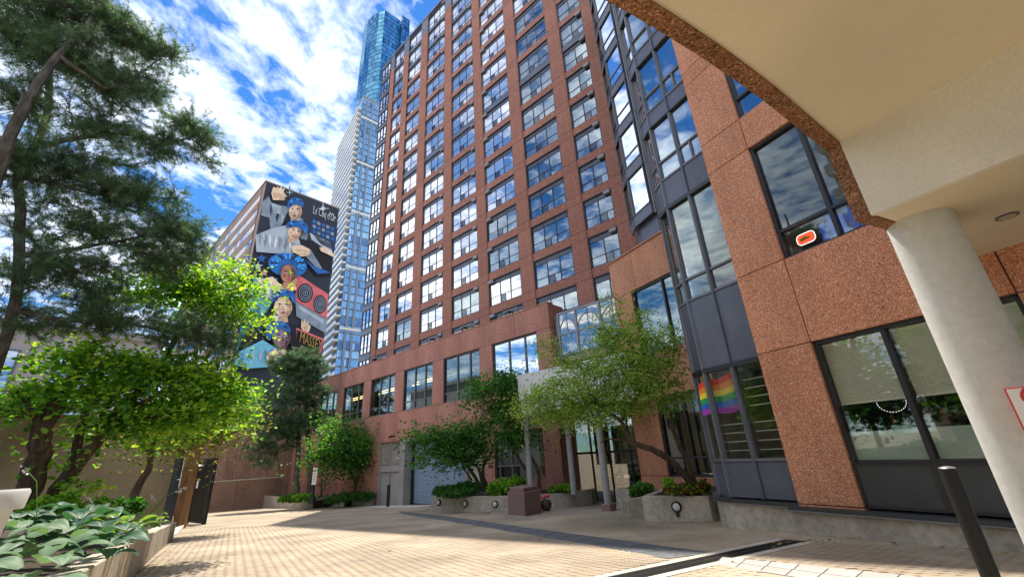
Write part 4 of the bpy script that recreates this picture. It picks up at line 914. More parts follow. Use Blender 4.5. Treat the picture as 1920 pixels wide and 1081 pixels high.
# granite block
bc, bl_, br = gpt(985, 967)[:2], gpt(950, 964)[:2], gpt(1016, 961)[:2]
hb = EYE + ray(983, 923)[2] / math.hypot(*ray(983, 923)[:2]) * np.hypot(*bc)
blk = empty('stone_block', 'square polished brown granite block with smaller stepped cap at the end of the curved planter', 'stone block', (0, 0, 0))
e1 = (bl_ - bc); e1 = e1 / np.linalg.norm(e1) * 1.25; e2 = br - bc; e2 = e2 / np.linalg.norm(e2) * 1.15
MB().prism([bc, bc + e2, bc + e1 + e2, bc + e1], -.5, hb, M_STONE).obj('base', blk, bevel=.012)
f = .14; MB().prism([bc + e1 * f + e2 * .12, bc + e1 * f + e2 * 1.0, bc + e1 * .98 + e2 * 1.0, bc + e1 * .98 + e2 * .12], hb + .003, hb + .13, M_STONE).obj('cap', blk, bevel=.01)
# flower pot on the ground
pp = gpt(1024, 957); pot = empty('flower_pot', 'small round brown pot with pink red flowers standing behind the granite block', 'flower pot', (pp[0], pp[1], pp[2]))
M_POTB = mat('brown glazed pot', (.06, .03, .02), .35); MB().lathe([(.12, 0), (.22, .12), (.24, .25), (.19, .36), (.17, .36), (.15, .30)], M_POTB, 20).obj('pot', pot, smooth=True)
for k in range(9):
    a = k * 2.4; r_ = .04 + .016 * k; bm = bmesh.new(); bmesh.ops.create_icosphere(bm, subdivisions=1, radius=.065); me = bpy.data.meshes.new('flower'); bm.to_mesh(me); bm.free(); me.materials.append(mat('pink red flower', (.5, .08, .05), .7) if k % 3 else M_PAPER); put('flower', me, pot, (r_ * math.cos(a), r_ * math.sin(a), .42 + .05 * (k % 3)))
# right planter and its stepped blocks
rp = empty('planter', 'tall weathered concrete planter with one round light beside the metal bay', 'planter')
f1, f2 = gpt(1209, 977)[:2], gpt(1337, 977)[:2]; bk1, bk2 = PE + uR * 6.0 - nR * .03, PE + uR * 3.2 - nR * .03
wall_ring([bk1, f1, f2, f2 + nR * 1.6], .2, None, .42, M_CONC, 'wall', rp); soil([f1 + nR * .1, f2 + nR * .1, bk2, bk1], .36, rp)
P, z, nn = on_seg(1269, 949, f1, f2); bulk_light((P[0], P[1], z), nn, .125, 'round black ringed wall light alone on the tall concrete planter', True)
def stepblock(pxa, pxb, back, z, label):
    a, c = gpt(*pxa)[:2], gpt(*pxb)[:2]; poly = [a, c, c + nR * back, a + nR * back]; cc = sum(poly) / 4
    o = MB().prism([p - cc for p in poly], gz(a[1]) - .06, z, M_CONC).obj('step_block', None, bevel=.015, loc=(cc[0], cc[1], 0)); tag(o, label, 'concrete block')
stepblock((1184, 968), (1208, 968), 1.4, .24, 'taller concrete step block tight against the left end of the tall planter')
stepblock((1166.5, 962), (1183, 962), 1.6, .06, 'lower concrete step block left of the taller step block')
rq = empty('planter', 'low back planter with green leaves in front of the granite pier near the door', 'planter')
wall_ring([PE + uR * 8.4 - nR * .05, gpt(1157, 951)[:2], gpt(1184, 951)[:2]], .2, None, .22, M_CONC, 'wall', rq); soil([gpt(1157, 951)[:2] + nR * .1, gpt(1184, 951)[:2] + nR * .1, PE + uR * 6.2, PE + uR * 8.3], .15, rq)
# far planter
fp = empty('planter', 'low stepped concrete planter below the pine at the end of the courtyard', 'planter')
wl = PT + uT * 19.0
fpts = [wl + nT * -1.9, gpt(583, 953)[:2], gpt(607, 950.5)[:2], gpt(618, 948)[:2], gpt(645, 949)[:2], gpt(657, 947.5)[:2], on_wing(3.0)]
wall_ring(fpts, .25, None, -.62, M_CONC_L, 'wall', fp); soil([p + nT * .15 for p in fpts[1:-1]] + [on_wing(3.0), on_wing(18.9), wl + nT * -1.7], -.72, fp)
# pink courtyard wall on the left
cw = frame_empty('courtyard_wall', 'rough pink brown courtyard wall with pale ledge behind the mesh gate', 'wall', wl, -nT)
M_ROUGH = grain('rough pink render', [(0.14, 0.085, 0.065), (0.30, 0.19, 0.145), (0.37, 0.245, 0.19)], 6, 0.95, big=(1.5, .2, (1, 1, .4)), bump=1.0, bumpd=.05)
M_PLAIN = grain('plain pink render', [(0.24, 0.15, 0.11), (0.33, 0.215, 0.16)], 5, 0.9, big=(.6, .15), bump=.1)
sgn = -1 if False else 1
for k in range(3): MB().box(k * 4.3, k * 4.3 + 4.28, -.05, .30, -2.2, .80, M_PLAIN).obj('lower_panel', cw); MB().box(.45 + k * 4.3, .45 + k * 4.3 + 4.27, -.05, .16, .93, 7.2, M_ROUGH).obj('upper_panel', cw)
MB().box(0, 12.9, -.05, .36, .80, .92, M_CONC_L).obj('ledge', cw); MB().box(-.6, .43, -.05, .5, -2.2, 7.2, M_PLAIN).obj('corner_pier', cw)
MB().box(0, 12.9, -1.2, -.06, -2.2, 7.1, M_PLAIN).obj('core', cw)
# tan wall, brown pier, dark post with white frame, mesh gate
q0 = dpt(304, 965, 25.5)[:2]; tw = frame_empty('tan_wall', 'long tan stucco garden wall behind the left trees', 'wall', q0, -nT)
for k in range(6): MB().box(k * 3.2 + .006, (k + 1) * 3.2 - .006, -.3, 0, -1.2, 4.0, M_TAN).obj('wall_panel', tw)
MB().box(-.02, 19.3, -.36, .06, 4.0, 4.08, M_TAN).obj('coping', tw)
pa = dpt(324, 975, 24.6)[:2]; pb = dpt(338, 973, 24.5)[:2]; e_ = (pb - pa) / np.linalg.norm(pb - pa); m_ = np.array([-e_[1], e_[0]])
M_RUST = grain('stained brown concrete', [(0.09, 0.05, 0.02), (0.20, 0.115, 0.05), (0.27, 0.17, 0.085)], 3.5, 0.9, stretch=(1, 1, .35), big=(1.1, .25, (1, 1, .3)), bump=.2)
po = MB().prism([pa, pb, pb + m_ * .7, pa + m_ * .7], -1.2, 4.2, M_RUST).obj('gate_pier'); tag(po, 'stained brown concrete pier between the mesh gate and the tan wall', 'pier')
def post_pt(x, y, z): p = gpt(x, y); return p
pd = dpt(314, 970, 24.0); pd[2] = gz(pd[1]); lp = empty('steel_post', 'tall dark steel post with thin white bracket frame beside the brown pier', 'post', (pd[0], pd[1], pd[2]))
MB().box(-.13, .13, -.13, .13, 0, 4.3, mat('dark blue steel', (.02, .03, .04), .4)).obj('post', lp); b = MB(); b.tube([(.26, -.1, 1.6), (.26, -.1, 3.0)], .02, m=M_WHITE, n=6).tube([(.0, -.1, 3.0), (.26, -.1, 3.0)], .02, m=M_WHITE, n=6).tube([(.0, -.1, 1.9), (.26, -.1, 1.9)], .02, m=M_WHITE, n=6); b.obj('bracket', lp)
ga, gbp = gpt(349, 981), gpt(382, 982); e_ = (gbp - ga)[:2]; gw_ = np.linalg.norm(e_); gate = empty('mesh_gate', 'tall black mesh gate with small white notice and pale disc, standing open', 'gate', (ga[0], ga[1], ga[2]), math.atan2(e_[1], e_[0]))
GH = 3.0
MB().box(-.07, .07, -.07, .07, -.2, GH, M_BLACK).obj('post', gate); MB().box(gw_ - .07, gw_ + .07, -.07, .07, -.2, GH, M_BLACK).obj('post', gate)
b = MB(); b.box(.07, gw_ - .07, -.03, .03, GH - .08, GH, M_BLACK).box(.07, gw_ - .07, -.03, .03, .08, .16, M_BLACK).box(.12, .2, -.03, .03, .1, GH, M_BLACK).box(gw_ - .2, gw_ - .12, -.03, .03, .1, GH, M_BLACK); b.obj('frame', gate)
b = MB(); x = .2
while x < gw_ - .2: b.box(x, x + .012, -.008, .008, .16, GH - .08, M_BLACK); x += .042
z = .2
while z < GH - .1: b.box(.2, gw_ - .2, -.014, -.008, z, z + .012, M_BLACK); z += .07
b.obj('mesh', gate, kind='stuff')
MB().box(.42, .62, -.04, -.02, 1.62, 2.02, M_SIGNW).obj('notice', gate); MB().lathe([(.02, 0), (.24, .02), (.22, .06), (.05, .12)], M_SIGNW, 16).obj('lamp_disc', gate, loc=(.55, -.1, 2.62))
# left raised bed: low wall and soil mound
LW = [np.array([-2.6, 2.1]), np.array([-4.09, 4.38]), np.array([-6.76, 8.34]), np.array([-8.6, 11.05]), np.array([-10.4, 13.75]), np.array([-11.7, 15.7])]
lb = empty('planter', 'raised garden bed behind the long concrete wall at the left', 'planter')
LWz = [.95, .80, .60, .43, .25, .12]
for i in range(len(LW) - 1):
    e_ = LW[i + 1] - LW[i]; L_ = np.linalg.norm(e_); nn = np.array([-e_[1], e_[0]]) / L_
    A, B_ = LW[i] + e_ * .002, LW[i + 1] - e_ * .002; P4 = [A, B_, B_ + nn * .28, A + nn * .28]; c = sum(P4) / 4
    MB().prism([p - c for p in P4], -.6, [LWz[i], LWz[i + 1], LWz[i + 1], LWz[i]], M_CONC).obj('wall', lb, bevel=.015, loc=(c[0], c[1], 0))
b = MB(); n = len(LW)
nn = np.array([-.83, -.56]); rows = [[(p + nn * d, z - .05 + zz) for p, z in zip(LW, LWz)] for d, zz in ((.2, 0.), (1.2, .12), (3.2, .40), (6.5, .50), (14, .5))]
for r_ in range(len(rows) - 1):
    for i in range(n - 1): b.quad([(*rows[r_][i][0], rows[r_][i][1]), (*rows[r_][i + 1][0], rows[r_][i + 1][1]), (*rows[r_ + 1][i + 1][0], rows[r_ + 1][i + 1][1]), (*rows[r_ + 1][i][0], rows[r_ + 1][i][1])][::-1], M_SOIL)
b.obj('soil', lb)
# low step at the gate
tag(MB().prism([LW[-1], gpt(350, 984)[:2], dpt(322, 978, 23)[:2], LW[-1] + np.array([-1.6, .3])], -.9, -.42, M_CONC_L).obj('step', None, bevel=.01), 'low pale concrete step at the foot of the mesh gate', 'step')
# white planter at the left edge
wp = dpt(-90, 925, 4.6); wpo = empty('white_planter', 'large white plastic flower tub with thick rolled rim at the left edge', 'flower tub', (wp[0], wp[1], 0))
zr = EYE + ray(15, 918)[2] / math.hypot(*ray(15, 918)[:2]) * 4.3
MB().lathe([(.20, zr - .78), (.245, zr - .5), (.29, zr - .12), (.335, zr - .12), (.345, zr - .02), (.335, zr), (.29, zr), (.28, zr - .06)], mat('white plastic tub', (.62, .66, .66), .4), 40).obj('tub', wpo, smooth=True)
MB().lathe([(.285, zr - .07), (.02, zr - .05)], M_SOIL, 30).obj('soil', wpo)
# bollards
def bollard(P, r, h, label):
    o = empty('bollard', label, 'bollard', (P[0], P[1], P[2])); MB().lathe([(r, 0), (r, h - .02), (r * .93, h)], M_BLACK, 28).obj('post', o, smooth=True); MB().lathe([(r * .95, h), (r * .8, h + .012), (r * .1, h + .02)], mat('worn steel cap', (.35, .34, .32), .35, metal=.6), 28).obj('cap', o, smooth=True)
nb = dpt(1785, 900, 6.0); bollard((nb[0], nb[1], gz(nb[1])), .067, (EYE + ray(1783, 877)[2] / math.hypot(*ray(1783, 877)[:2]) * 6.0) - gz(nb[1]), 'thick black steel bollard with worn pale top, nearest the camera')
fb = gpt(727, 949); bollard(fb, .10, 1.28, 'black bollard in front of the grey service doors beside the blue shutter')
# sign post in the far planter
spt = hpt(585, 940, -.65); so = empty('sign_post', 'black post with narrow white sign panel standing in the far planter', 'sign', (spt[0], spt[1], -.72))
MB().lathe([(.28, 0), (.20, .35), (.10, .5), (.08, 1.1)], M_BLACK, 16).obj('base', so, smooth=True); MB().box(-.06, .06, -.05, .05, 1.0, 2.35, M_BLACK).obj('post', so); MB().box(-.13, .17, -.08, -.055, 1.15, 2.25, M_SIGNW).obj('panel', so)
for k in range(6): MB().box(-.07, .11, -.085, -.081, 1.35 + .13 * k, 1.39 + .13 * k, mat('sign print', (.15, .16, .2), .6)).obj('print_line', so)
for k, (px, lab) in enumerate(((632, 'dark barrel shaped bin behind the small tree, left of the pair'), (648, 'dark barrel shaped bin behind the small tree, right of the pair'))):
    P = hpt(px, 927, -.7) * np.array([1, 1, 1]); o = empty('bin', lab, 'bin', (P[0], P[1], -.75), 0, 'dark bins in the far planter'); MB().lathe([(.42, 0), (.5, .5), (.5, .95)], M_BLACK, 18).obj('body', o, smooth=True); MB().lathe([(.52, .95), (.5, 1.02), (.1, 1.08)], M_BLACK, 18).obj('lid', o, smooth=True)
P = on_wing(15.2, -.02); tag(MB().box(-.15, .15, 0, .16, 0, .28, M_BLACK).obj('wall_lantern', None, loc=(P[0], P[1], 2.2)), 'small black lantern on the pink wall behind the pine trunks', 'wall lamp'); bpy.data.objects['wall_lantern'].rotation_euler = (0, 0, math.atan2(uT[1], uT[0]))
# entrance canopy: white two tier box on slim posts
ec = frame_empty('entrance_canopy', 'white stepped box canopy on slim grey posts in front of the entrance', 'canopy', np.array([0.02, 19.3]), uT)
zc0 = EYE + ray(973, 776)[2] / math.hypot(*ray(973, 776)[:2]) * 19.3; zc1 = EYE + ray(971, 752)[2] / math.hypot(*ray(971, 752)[:2]) * 19.3; zc2 = EYE + ray(970, 703)[2] / math.hypot(*ray(970, 703)[:2]) * 19.3
W_ = 5.6
for k in range(3):
    a, c = -W_ / 3 * (k + 1), -W_ / 3 * k
    MB().box(a + .006, c - .006, -3.4, 0, zc1 + .006, zc2, M_WHITE).obj('upper_panel', ec); MB().box(a + .006, c - .006 - (.06 if k == 0 else 0), -3.4, -.06, zc0, zc1 - .002, M_WHITE).obj('lower_panel', ec)
def post(px, dist, pbase=None):
    P = dpt(*px, dist); return P
for k, (P, zb) in enumerate(((dpt(990, 840, 19.6), -.02), (dpt(1069, 850, 19.2), -.02), (np.array([2.9, 16.31, 0]), gz(16.31)))):
    q = np.array([P[0], P[1]]) - np.array([0.02, 19.3]); r_ = .125
    o = MB().lathe([(r_, zb), (r_, zc0 - .003)], M_POST, 20).obj('post', ec, smooth=True, loc=(q.dot(uT), -q.dot(nT), 0))
    if k == 2: MB().box(-.19, .19, -.19, .19, zb, zb + .22, M_STONE).obj('post_base', ec, loc=(q.dot(uT), -q.dot(nT), 0), bevel=.01)
# ================================================================== TREES AND PLANTS
GREENS = {
 'maple': [leafmat('maple leaf deep', (.04, .13, .02), (.12, .36, .02)), leafmat('maple leaf mid', (.07, .20, .025), (.24, .55, .02)), leafmat('maple leaf light', (.18, .38, .035), (.46, .78, .03)), leafmat('maple leaf yellow', (.28, .46, .05), (.62, .82, .04))],
 'dark': [leafmat('bush leaf deep', (.03, .10, .02), (.05, .18, .015)), leafmat('bush leaf mid', (.055, .17, .03), (.10, .32, .02)), leafmat('bush leaf light', (.09, .25, .04), (.2, .48, .03))],
 'fine': [leafmat('fine leaf deep', (.08, .17, .03), (.16, .36, .03)), leafmat('fine leaf mid', (.17, .30, .05), (.34, .56, .05)), leafmat('fine leaf light', (.28, .42, .08), (.5, .7, .08)), leafmat('fine leaf pale', (.38, .5, .13), (.6, .75, .12))],
 'pine': [leafmat('pine needle deep', (.035, .085, .045), (.05, .13, .04), mixf=.4), leafmat('pine needle mid', (.07, .16, .075), (.10, .23, .06), mixf=.4), leafmat('pine needle light', (.14, .26, .12), (.2, .36, .11), mixf=.4), leafmat('pine needle pale', (.22, .31, .19), (.22, .3, .15), mixf=.35)],
 'olive': [leafmat('olive leaf', (.14, .17, .03), (.30, .32, .04)), leafmat('olive leaf pale', (.24, .25, .05), (.42, .40, .06)), leafmat('olive leaf deep', (.07, .10, .02), (.15, .2, .02))],
}
def unit(v): return v / (np.linalg.norm(v, axis=-1, keepdims=True) + 1e-9)
def leaves(name, centers, normals_bias, size, mats, parent, probs=None, aspect=.62, jitter=.35, kindlab='stuff', droop=.0, tone=None):
    """one folded leaf (a kinked hexagon, 1 polygon of 6) per centre"""
    n = len(centers); N = unit(normals_bias + rng.normal(0, .55, (n, 3))); A = unit(np.cross(N, rng.normal(0, 1, (n, 3)))); A[:, 2] -= droop; A = unit(A); B_ = unit(np.cross(N, A))
    s = size * (1 + rng.uniform(-jitter, jitter, (n, 1))); a = A * s; b = B_ * s * aspect / 2; k = N * s * .12
    V = np.stack([centers, centers + a * .3 + b + k, centers + a * .72 + b * .8 + k, centers + a, centers + a * .72 - b * .8 + k, centers + a * .3 - b + k], 1)
    half1 = V[:, [0, 1, 2, 3]]; half2 = V[:, [3, 4, 5, 0]]; Q = np.concatenate([half1, half2]); mi = rng.choice(len(mats), n, p=probs) if tone is None else tone; mi = np.concatenate([mi, mi])
    return soup(name, Q, None, mats, mi, parent, kindlab)
def blob(px, py, rx, ry, d, depth=None):
    c = dpt(px, py, d); r = np.linalg.norm(dpt(px + rx, py, d) - dpt(px - rx, py, d)) / 2; rz = abs(dpt(px, py - ry, d)[2] - dpt(px, py + ry, d)[2]) / 2
    return c, np.array([r, depth or r * .8, rz])
def orient(c):                                       # frame with x across the view, y along it
    a = math.atan2(c[0], c[1]); return np.array([[math.cos(a), -math.sin(a), 0], [math.sin(a), math.cos(a), 0], [0, 0, 1]])
def sample_blobs(bl, n):
    vol = np.array([r[0] * r[1] * r[2] for c, r in bl]) ** (2 / 3); w = vol / vol.sum(); out = []
    for (c, r), m in zip(bl, rng.multinomial(n, w)):
        d = unit(rng.normal(0, 1, (m, 3))) * (rng.uniform(.12, 1, (m, 1)) ** (1 / 2.4)); out.append(c + (d * r) @ orient(c))
    return np.concatenate(out)
def limb(b, pts, r0, r1, m, n=8):
    P = [np.array(p, float) for p in pts]; fine = []
    for i in range(len(P) - 1):
        p0 = P[max(i - 1, 0)]; p1, p2 = P[i], P[i + 1]; p3 = P[min(i + 2, len(P) - 1)]
        for t in np.linspace(0, 1, 5)[:-1]: fine.append(.5 * ((2 * p1) + (-p0 + p2) * t + (2 * p0 - 5 * p1 + 4 * p2 - p3) * t ** 2 + (-p0 + 3 * p1 - 3 * p2 + p3) * t ** 3))
    fine.append(P[-1]); fine = [f + rng.normal(0, r0 * .08, 3) if 0 < i < len(fine) - 1 else f for i, f in enumerate(fine)]
    b.tube(fine, r0, r1, m, n); return fine
def twig(b, nodes, target, r0, m, n=4):
    nodes = np.array(nodes); d = np.linalg.norm((nodes - target) * [1, 1, 1.3], axis=1) + 0.8 * np.maximum(0, nodes[:, 2] - target[2]); s = nodes[int(np.argmin(d))]
    L = np.linalg.norm(target - s); mid1 = s + (target - s) * .35 + np.array([0, 0, .10 * L]) + rng.normal(0, .05 * L, 3); mid2 = s + (target - s) * .7 + np.array([0, 0, .07 * L]) + rng.normal(0, .05 * L, 3)
    b.tube([s, mid1, mid2, target], r0, r0 * .35, m, n, caps=False); return [mid1, mid2, target]
def broad_tree(name, label, base, limbs, blobs, nclump, nleaf, size, mats, probs, bark, r0=.12, csize=.35, flat=.45, cat='tree', droop=0, group=None, twigs=True, tw=.018, aspect=.62):
    root = empty(name, label, cat, tuple(base), 0, group); off = np.array(base, float); b = MB(); nodes = []
    for L in limbs:
        pts, ra, rb = L; nodes += limb(b, [np.array(p) - off for p in pts], ra, rb, bark)
    b.obj('trunk', root, smooth=True)
    bl = [(c - off, r) for c, r in blobs]; vol = np.array([r[0] * r[1] * r[2] for c, r in bl]) ** .6; w = vol / vol.sum(); cs = []
    for (c, r), m in zip(bl, rng.multinomial(nclump, w)):
        d = unit(rng.normal(0, 1, (m, 3))) * (rng.uniform(.1, 1, (m, 1)) ** (1 / 2.6)); cs.append(c + (d * r) @ orient(c + off) + rng.normal(0, .30, (m, 3)) * r)
    cs = np.concatenate(cs)
    if twigs:
        b = MB(); order = np.argsort([min(np.linalg.norm(np.array(nodes) - c, axis=1)) for c in cs]); allc = list(nodes)
        for i in order: allc += twig(b, allc, cs[i], tw * random.uniform(.6, 1.3), bark)[1:]
        b.obj('branches', root, kind='stuff')
    nc = len(cs); per = max(1, nleaf // nc); sc_ = rng.choice([.55, .8, 1.0, 1.25, 1.6], nc)[:, None, None]; loc = rng.normal(0, 1, (nc, per, 3)) * [1, 1, flat]; loc = loc / np.maximum(1, np.linalg.norm(loc, axis=2, keepdims=True) / 1.9)
    tl = rng.normal(0, .38, (nc, 2)); loc[:, :, 2] += loc[:, :, 0] * tl[:, :1] + loc[:, :, 1] * tl[:, 1:] - .10 * (loc[:, :, 0] ** 2 + loc[:, :, 1] ** 2)
    P = (cs[:, None] + loc * csize * .55 * sc_).reshape(-1, 3)
    K = len(mats); zr = (cs[:, 2] - cs[:, 2].min()) / (np.ptp(cs[:, 2]) + 1e-6); tone = np.clip(np.round(rng.normal(0, .9, (nc, 1)) + (K - 1) * .5 + rng.normal(0, .75, (nc, per))), 0, K - 1).astype(int).reshape(-1)
    leaves('crown', P, np.array([0, 0, .9]), size, mats, root, probs, droop=droop, aspect=aspect, tone=tone); return root
def pine_tree(name, label, base, limbs, blobs, nt, needle, mats, probs, bark, per=22, spread=.5, wid=.007, cat='tree', tw=.012, twl=.5, group=None):
    root = empty(name, label, cat, tuple(base), 0, group); off = np.array(base, float); b = MB(); nodes = []
    for pts, ra, rb in limbs: nodes += limb(b, [np.array(p) - off for p in pts], ra, rb, bark)
    b.obj('trunk', root, smooth=True)
    bl = [(c - off, r) for c, r in blobs]; ncl = nt // 9; vol = np.array([r[0] * r[1] * r[2] for c, r in bl]) ** .62; w = vol / vol.sum(); cs = []
    for (c, r), m in zip(bl, rng.multinomial(ncl, w)):
        d = unit(rng.normal(0, 1, (m, 3))) * (rng.uniform(.05, 1, (m, 1)) ** (1 / 2.6)); cs.append(c + (d * r) @ orient(c + off))
    cs = np.concatenate(cs); b = MB(); order = np.argsort([min(np.linalg.norm(np.array(nodes) - c, axis=1)) for c in cs]); allc = list(nodes); tips = []; dirs = []
    for i in order:
        new = twig(b, allc, cs[i], tw * random.uniform(.7, 1.6), bark); allc += new[1:]; ax = unit(np.array(new[2]) - np.array(new[0]))
        for k in range(9):                            # side shoots
            d = unit(ax * random.uniform(.4, 1.2) + rng.normal(0, .75, 3) * [1, 1, .55] + [0, 0, .15]); st = np.array(new[2]) - ax * random.uniform(0, twl * .9); tip = st + d * random.uniform(.35, 1) * twl
            b.tube([st, tip], tw * .4, tw * .25, bark, 3, caps=False)
            for q in (1.0, .72, .45) if k < 5 else (1.0, .75): tips.append(st + (tip - st) * q); dirs.append(d)
    b.obj('branches', root, kind='stuff')
    T = np.array(tips); D = np.array(dirs); n = len(T); d = unit(D[:, None] * spread + rng.normal(0, .62, (n, per, 3))); L = needle * rng.uniform(.7, 1.2, (n, per, 1)); side = unit(np.cross(d, rng.normal(0, 1, (n, per, 3)))) * wid / 2
    p = T[:, None] + rng.normal(0, needle * .12, (n, per, 3)); V = np.stack([p - side, p + side, p + d * L], 2).reshape(-1, 3, 3)
    mi = np.repeat(rng.choice(len(mats), n, p=probs), per); flip = rng.random(len(mi)) < .25; mi[flip] = rng.integers(0, len(mats), flip.sum())
    soup('needles', V, None, mats, mi, root); return root
# --- left maple
D0 = 12.0
mb = dpt(55, 985, 12.5); mb[2] = .85
lm_ = [([dpt(18, 992, 12.3), dpt(45, 930, 12.2), dpt(72, 865, 12), dpt(82, 800, 11.8), dpt(122, 735, 11.8), dpt(150, 690, 11.8), dpt(180, 640, 12)], .22, .06),
       ([dpt(82, 985, 12.6), dpt(100, 930, 12.5), dpt(145, 870, 12.3), dpt(205, 800, 12.2), dpt(225, 768, 12.2), dpt(300, 690, 12.3), dpt(345, 600, 12.4), dpt(380, 560, 12.5)], .15, .035),
       ([dpt(98, 945, 12.5), dpt(130, 880, 12.5), dpt(143, 850, 12.5), dpt(150, 805, 12.5), dpt(175, 740, 12.7), dpt(190, 690, 12.7)], .11, .05),
       ([dpt(215, 785, 12.2), dpt(260, 760, 12.0), dpt(330, 720, 11.9), dpt(420, 700, 12)], .06, .02), ([dpt(82, 820, 11.8), dpt(60, 770, 11.6), dpt(30, 730, 11.5)], .07, .02)]
mblobs = [blob(*t) for t in [(395, 545, 78, 42, 12.6), (330, 525, 55, 28, 12.4), (265, 545, 45, 26, 12.4), (435, 590, 38, 26, 12.6), (150, 672, 70, 26, 11.8), (245, 690, 70, 30, 12.0), (345, 700, 70, 26, 12.2), (400, 720, 50, 30, 12.1), (430, 765, 35, 22, 12.3), (350, 755, 60, 26, 12.0), (270, 745, 60, 24, 12.2), (180, 735, 60, 26, 11.7), (95, 720, 45, 28, 11.6), (60, 770, 40, 24, 11.6), (330, 800, 60, 18, 12.2), (230, 795, 50, 16, 12.3), (120, 858, 26, 8, 11.9), (150, 905, 30, 8, 12)]]
broad_tree('maple_tree', 'bright lime green many stemmed maple leaning over the raised bed at the left', mb, lm_, mblobs, 270, 18500, .108, GREENS['maple'], [.22, .28, .28, .22], M_BARK, csize=.62, flat=.26)
# --- big pine behind it
pbz = dpt(-60, 960, 12.5); pbz[2] = .6
pl_limbs = [([pbz, dpt(-10, 700, 11.5), dpt(30, 560, 11), dpt(38, 400, 11), dpt(36, 330, 11), dpt(66, 275, 11), dpt(90, 200, 11.5), dpt(95, 60, 12), dpt(110, -60, 12.5)], .085, .05),
            ([dpt(-60, 640, 10.5), dpt(-30, 420, 10.2), dpt(5, 290, 10), dpt(45, 200, 9.9), dpt(65, 165, 9.9), dpt(110, 105, 10), dpt(155, 65, 10.1), (dpt(172, 30, 10.2)), dpt(188, -15, 10.3)], .10, .035),
            ([dpt(110, 105, 10), dpt(160, 140, 10), dpt(215, 165, 10), dpt(300, 110, 10.2)], .05, .012), ([dpt(66, 275, 11), dpt(140, 260, 10.8), dpt(230, 250, 10.6), dpt(330, 265, 10.6), dpt(390, 240, 10.6)], .06, .012),
            ([dpt(36, 330, 11), dpt(120, 350, 10.8), dpt(220, 370, 10.7), dpt(330, 372, 10.8)], .05, .012), ([dpt(32, 480, 11), dpt(120, 470, 10.8), dpt(230, 450, 10.7), dpt(340, 430, 10.9)], .06, .012), ([dpt(25, 580, 11), dpt(130, 600, 11), dpt(260, 610, 11.2), dpt(400, 640, 11.8)], .06, .012)]
pb_ = [blob(*t) for t in [(50, 50, 85, 60, 11.2), (190, 35, 80, 42, 10.6), (150, 120, 80, 35, 10.5), (250, 70, 38, 22, 10.4), (300, 98, 30, 12, 10.3), (60, 190, 80, 45, 11), (215, 175, 60, 26, 10.4), (275, 160, 35, 14, 10.4), (180, 235, 75, 28, 10.6), (300, 175, 24, 10, 10.5), (290, 275, 65, 22, 10.6), (355, 235, 28, 10, 10.5), (385, 262, 24, 12, 10.6), (390, 300, 20, 10, 10.6), (60, 320, 90, 48, 11), (190, 320, 80, 35, 10.6), (250, 370, 75, 22, 10.7), (330, 375, 30, 12, 10.8), (110, 420, 110, 45, 10.9), (240, 440, 85, 32, 10.7), (330, 430, 42, 24, 10.9), (350, 475, 35, 26, 11), (60, 510, 75, 40, 11), (180, 520, 90, 30, 11), (290, 500, 50, 26, 11), (200, 595, 100, 32, 11.2), (330, 620, 60, 28, 11.6), (405, 640, 45, 20, 12), (60, 610, 60, 22, 11.2)]]
pine_tree('pine_tree', 'huge dark pine with open needled boughs filling the upper left of the photo', pbz, pl_limbs, pb_, 5800, .135, GREENS['pine'], [.2, .34, .3, .16], M_BARK_P, per=20, wid=.0075, twl=.6)
# --- olive shrub on the tan wall with a curved stem
ob = dpt(248, 935, 19.5)
broad_tree('wall_shrub', 'yellow olive shrub with one bent bare stem against the tan wall', ob, [([ob, dpt(262, 905, 19.5), dpt(278, 880, 19.5), dpt(281, 850, 19.5), dpt(280, 835, 19.6), dpt(330, 810, 19.6)], .13, .05)], [blob(*t) for t in [(350, 810, 70, 22, 19.7), (410, 800, 42, 30, 19.6), (300, 805, 40, 18, 19.7), (420, 770, 35, 22, 19.6)]], 110, 5200, .12, GREENS['olive'], [.45, .35, .2], M_BARK, csize=.8, cat='shrub', tw=.02)
# --- pines in the far planter (two trunks)
for k, (x0, x1, lab, bl) in enumerate(((556, 560, 'full dark pine in the far planter, left trunk of the pair', [(545, 690, 45, 32, 41), (520, 740, 48, 34, 40.5), (510, 800, 50, 34, 40.3), (500, 842, 42, 18, 40.3), (540, 800, 35, 45, 40.5), (482, 790, 18, 14, 40), (490, 868, 24, 7, 40)]), (581, 574, 'full dark pine in the far planter, right trunk of the pair', [(575, 690, 38, 30, 40.5), (580, 735, 38, 32, 40.3), (565, 775, 40, 34, 40), (600, 700, 18, 16, 40), (560, 665, 25, 16, 40.6), (585, 800, 24, 20, 40)]))):
    fbp = dpt(x0, 932, 40.8); fbp[2] = -.9
    pine_tree('pine_tree', lab, fbp, [([fbp, dpt(x0 + 1, 880, 40.8), dpt(x1 + 2, 800, 40.8), dpt(x1, 720, 40.8), dpt(x1, 650, 40.8)], .30, .05)], [blob(*t) for t in bl], 1050, .26, GREENS['pine'], [.32, .36, .22, .1], M_BARK_P, per=20, wid=.024, tw=.03, twl=1.0, group='pines in the far planter')
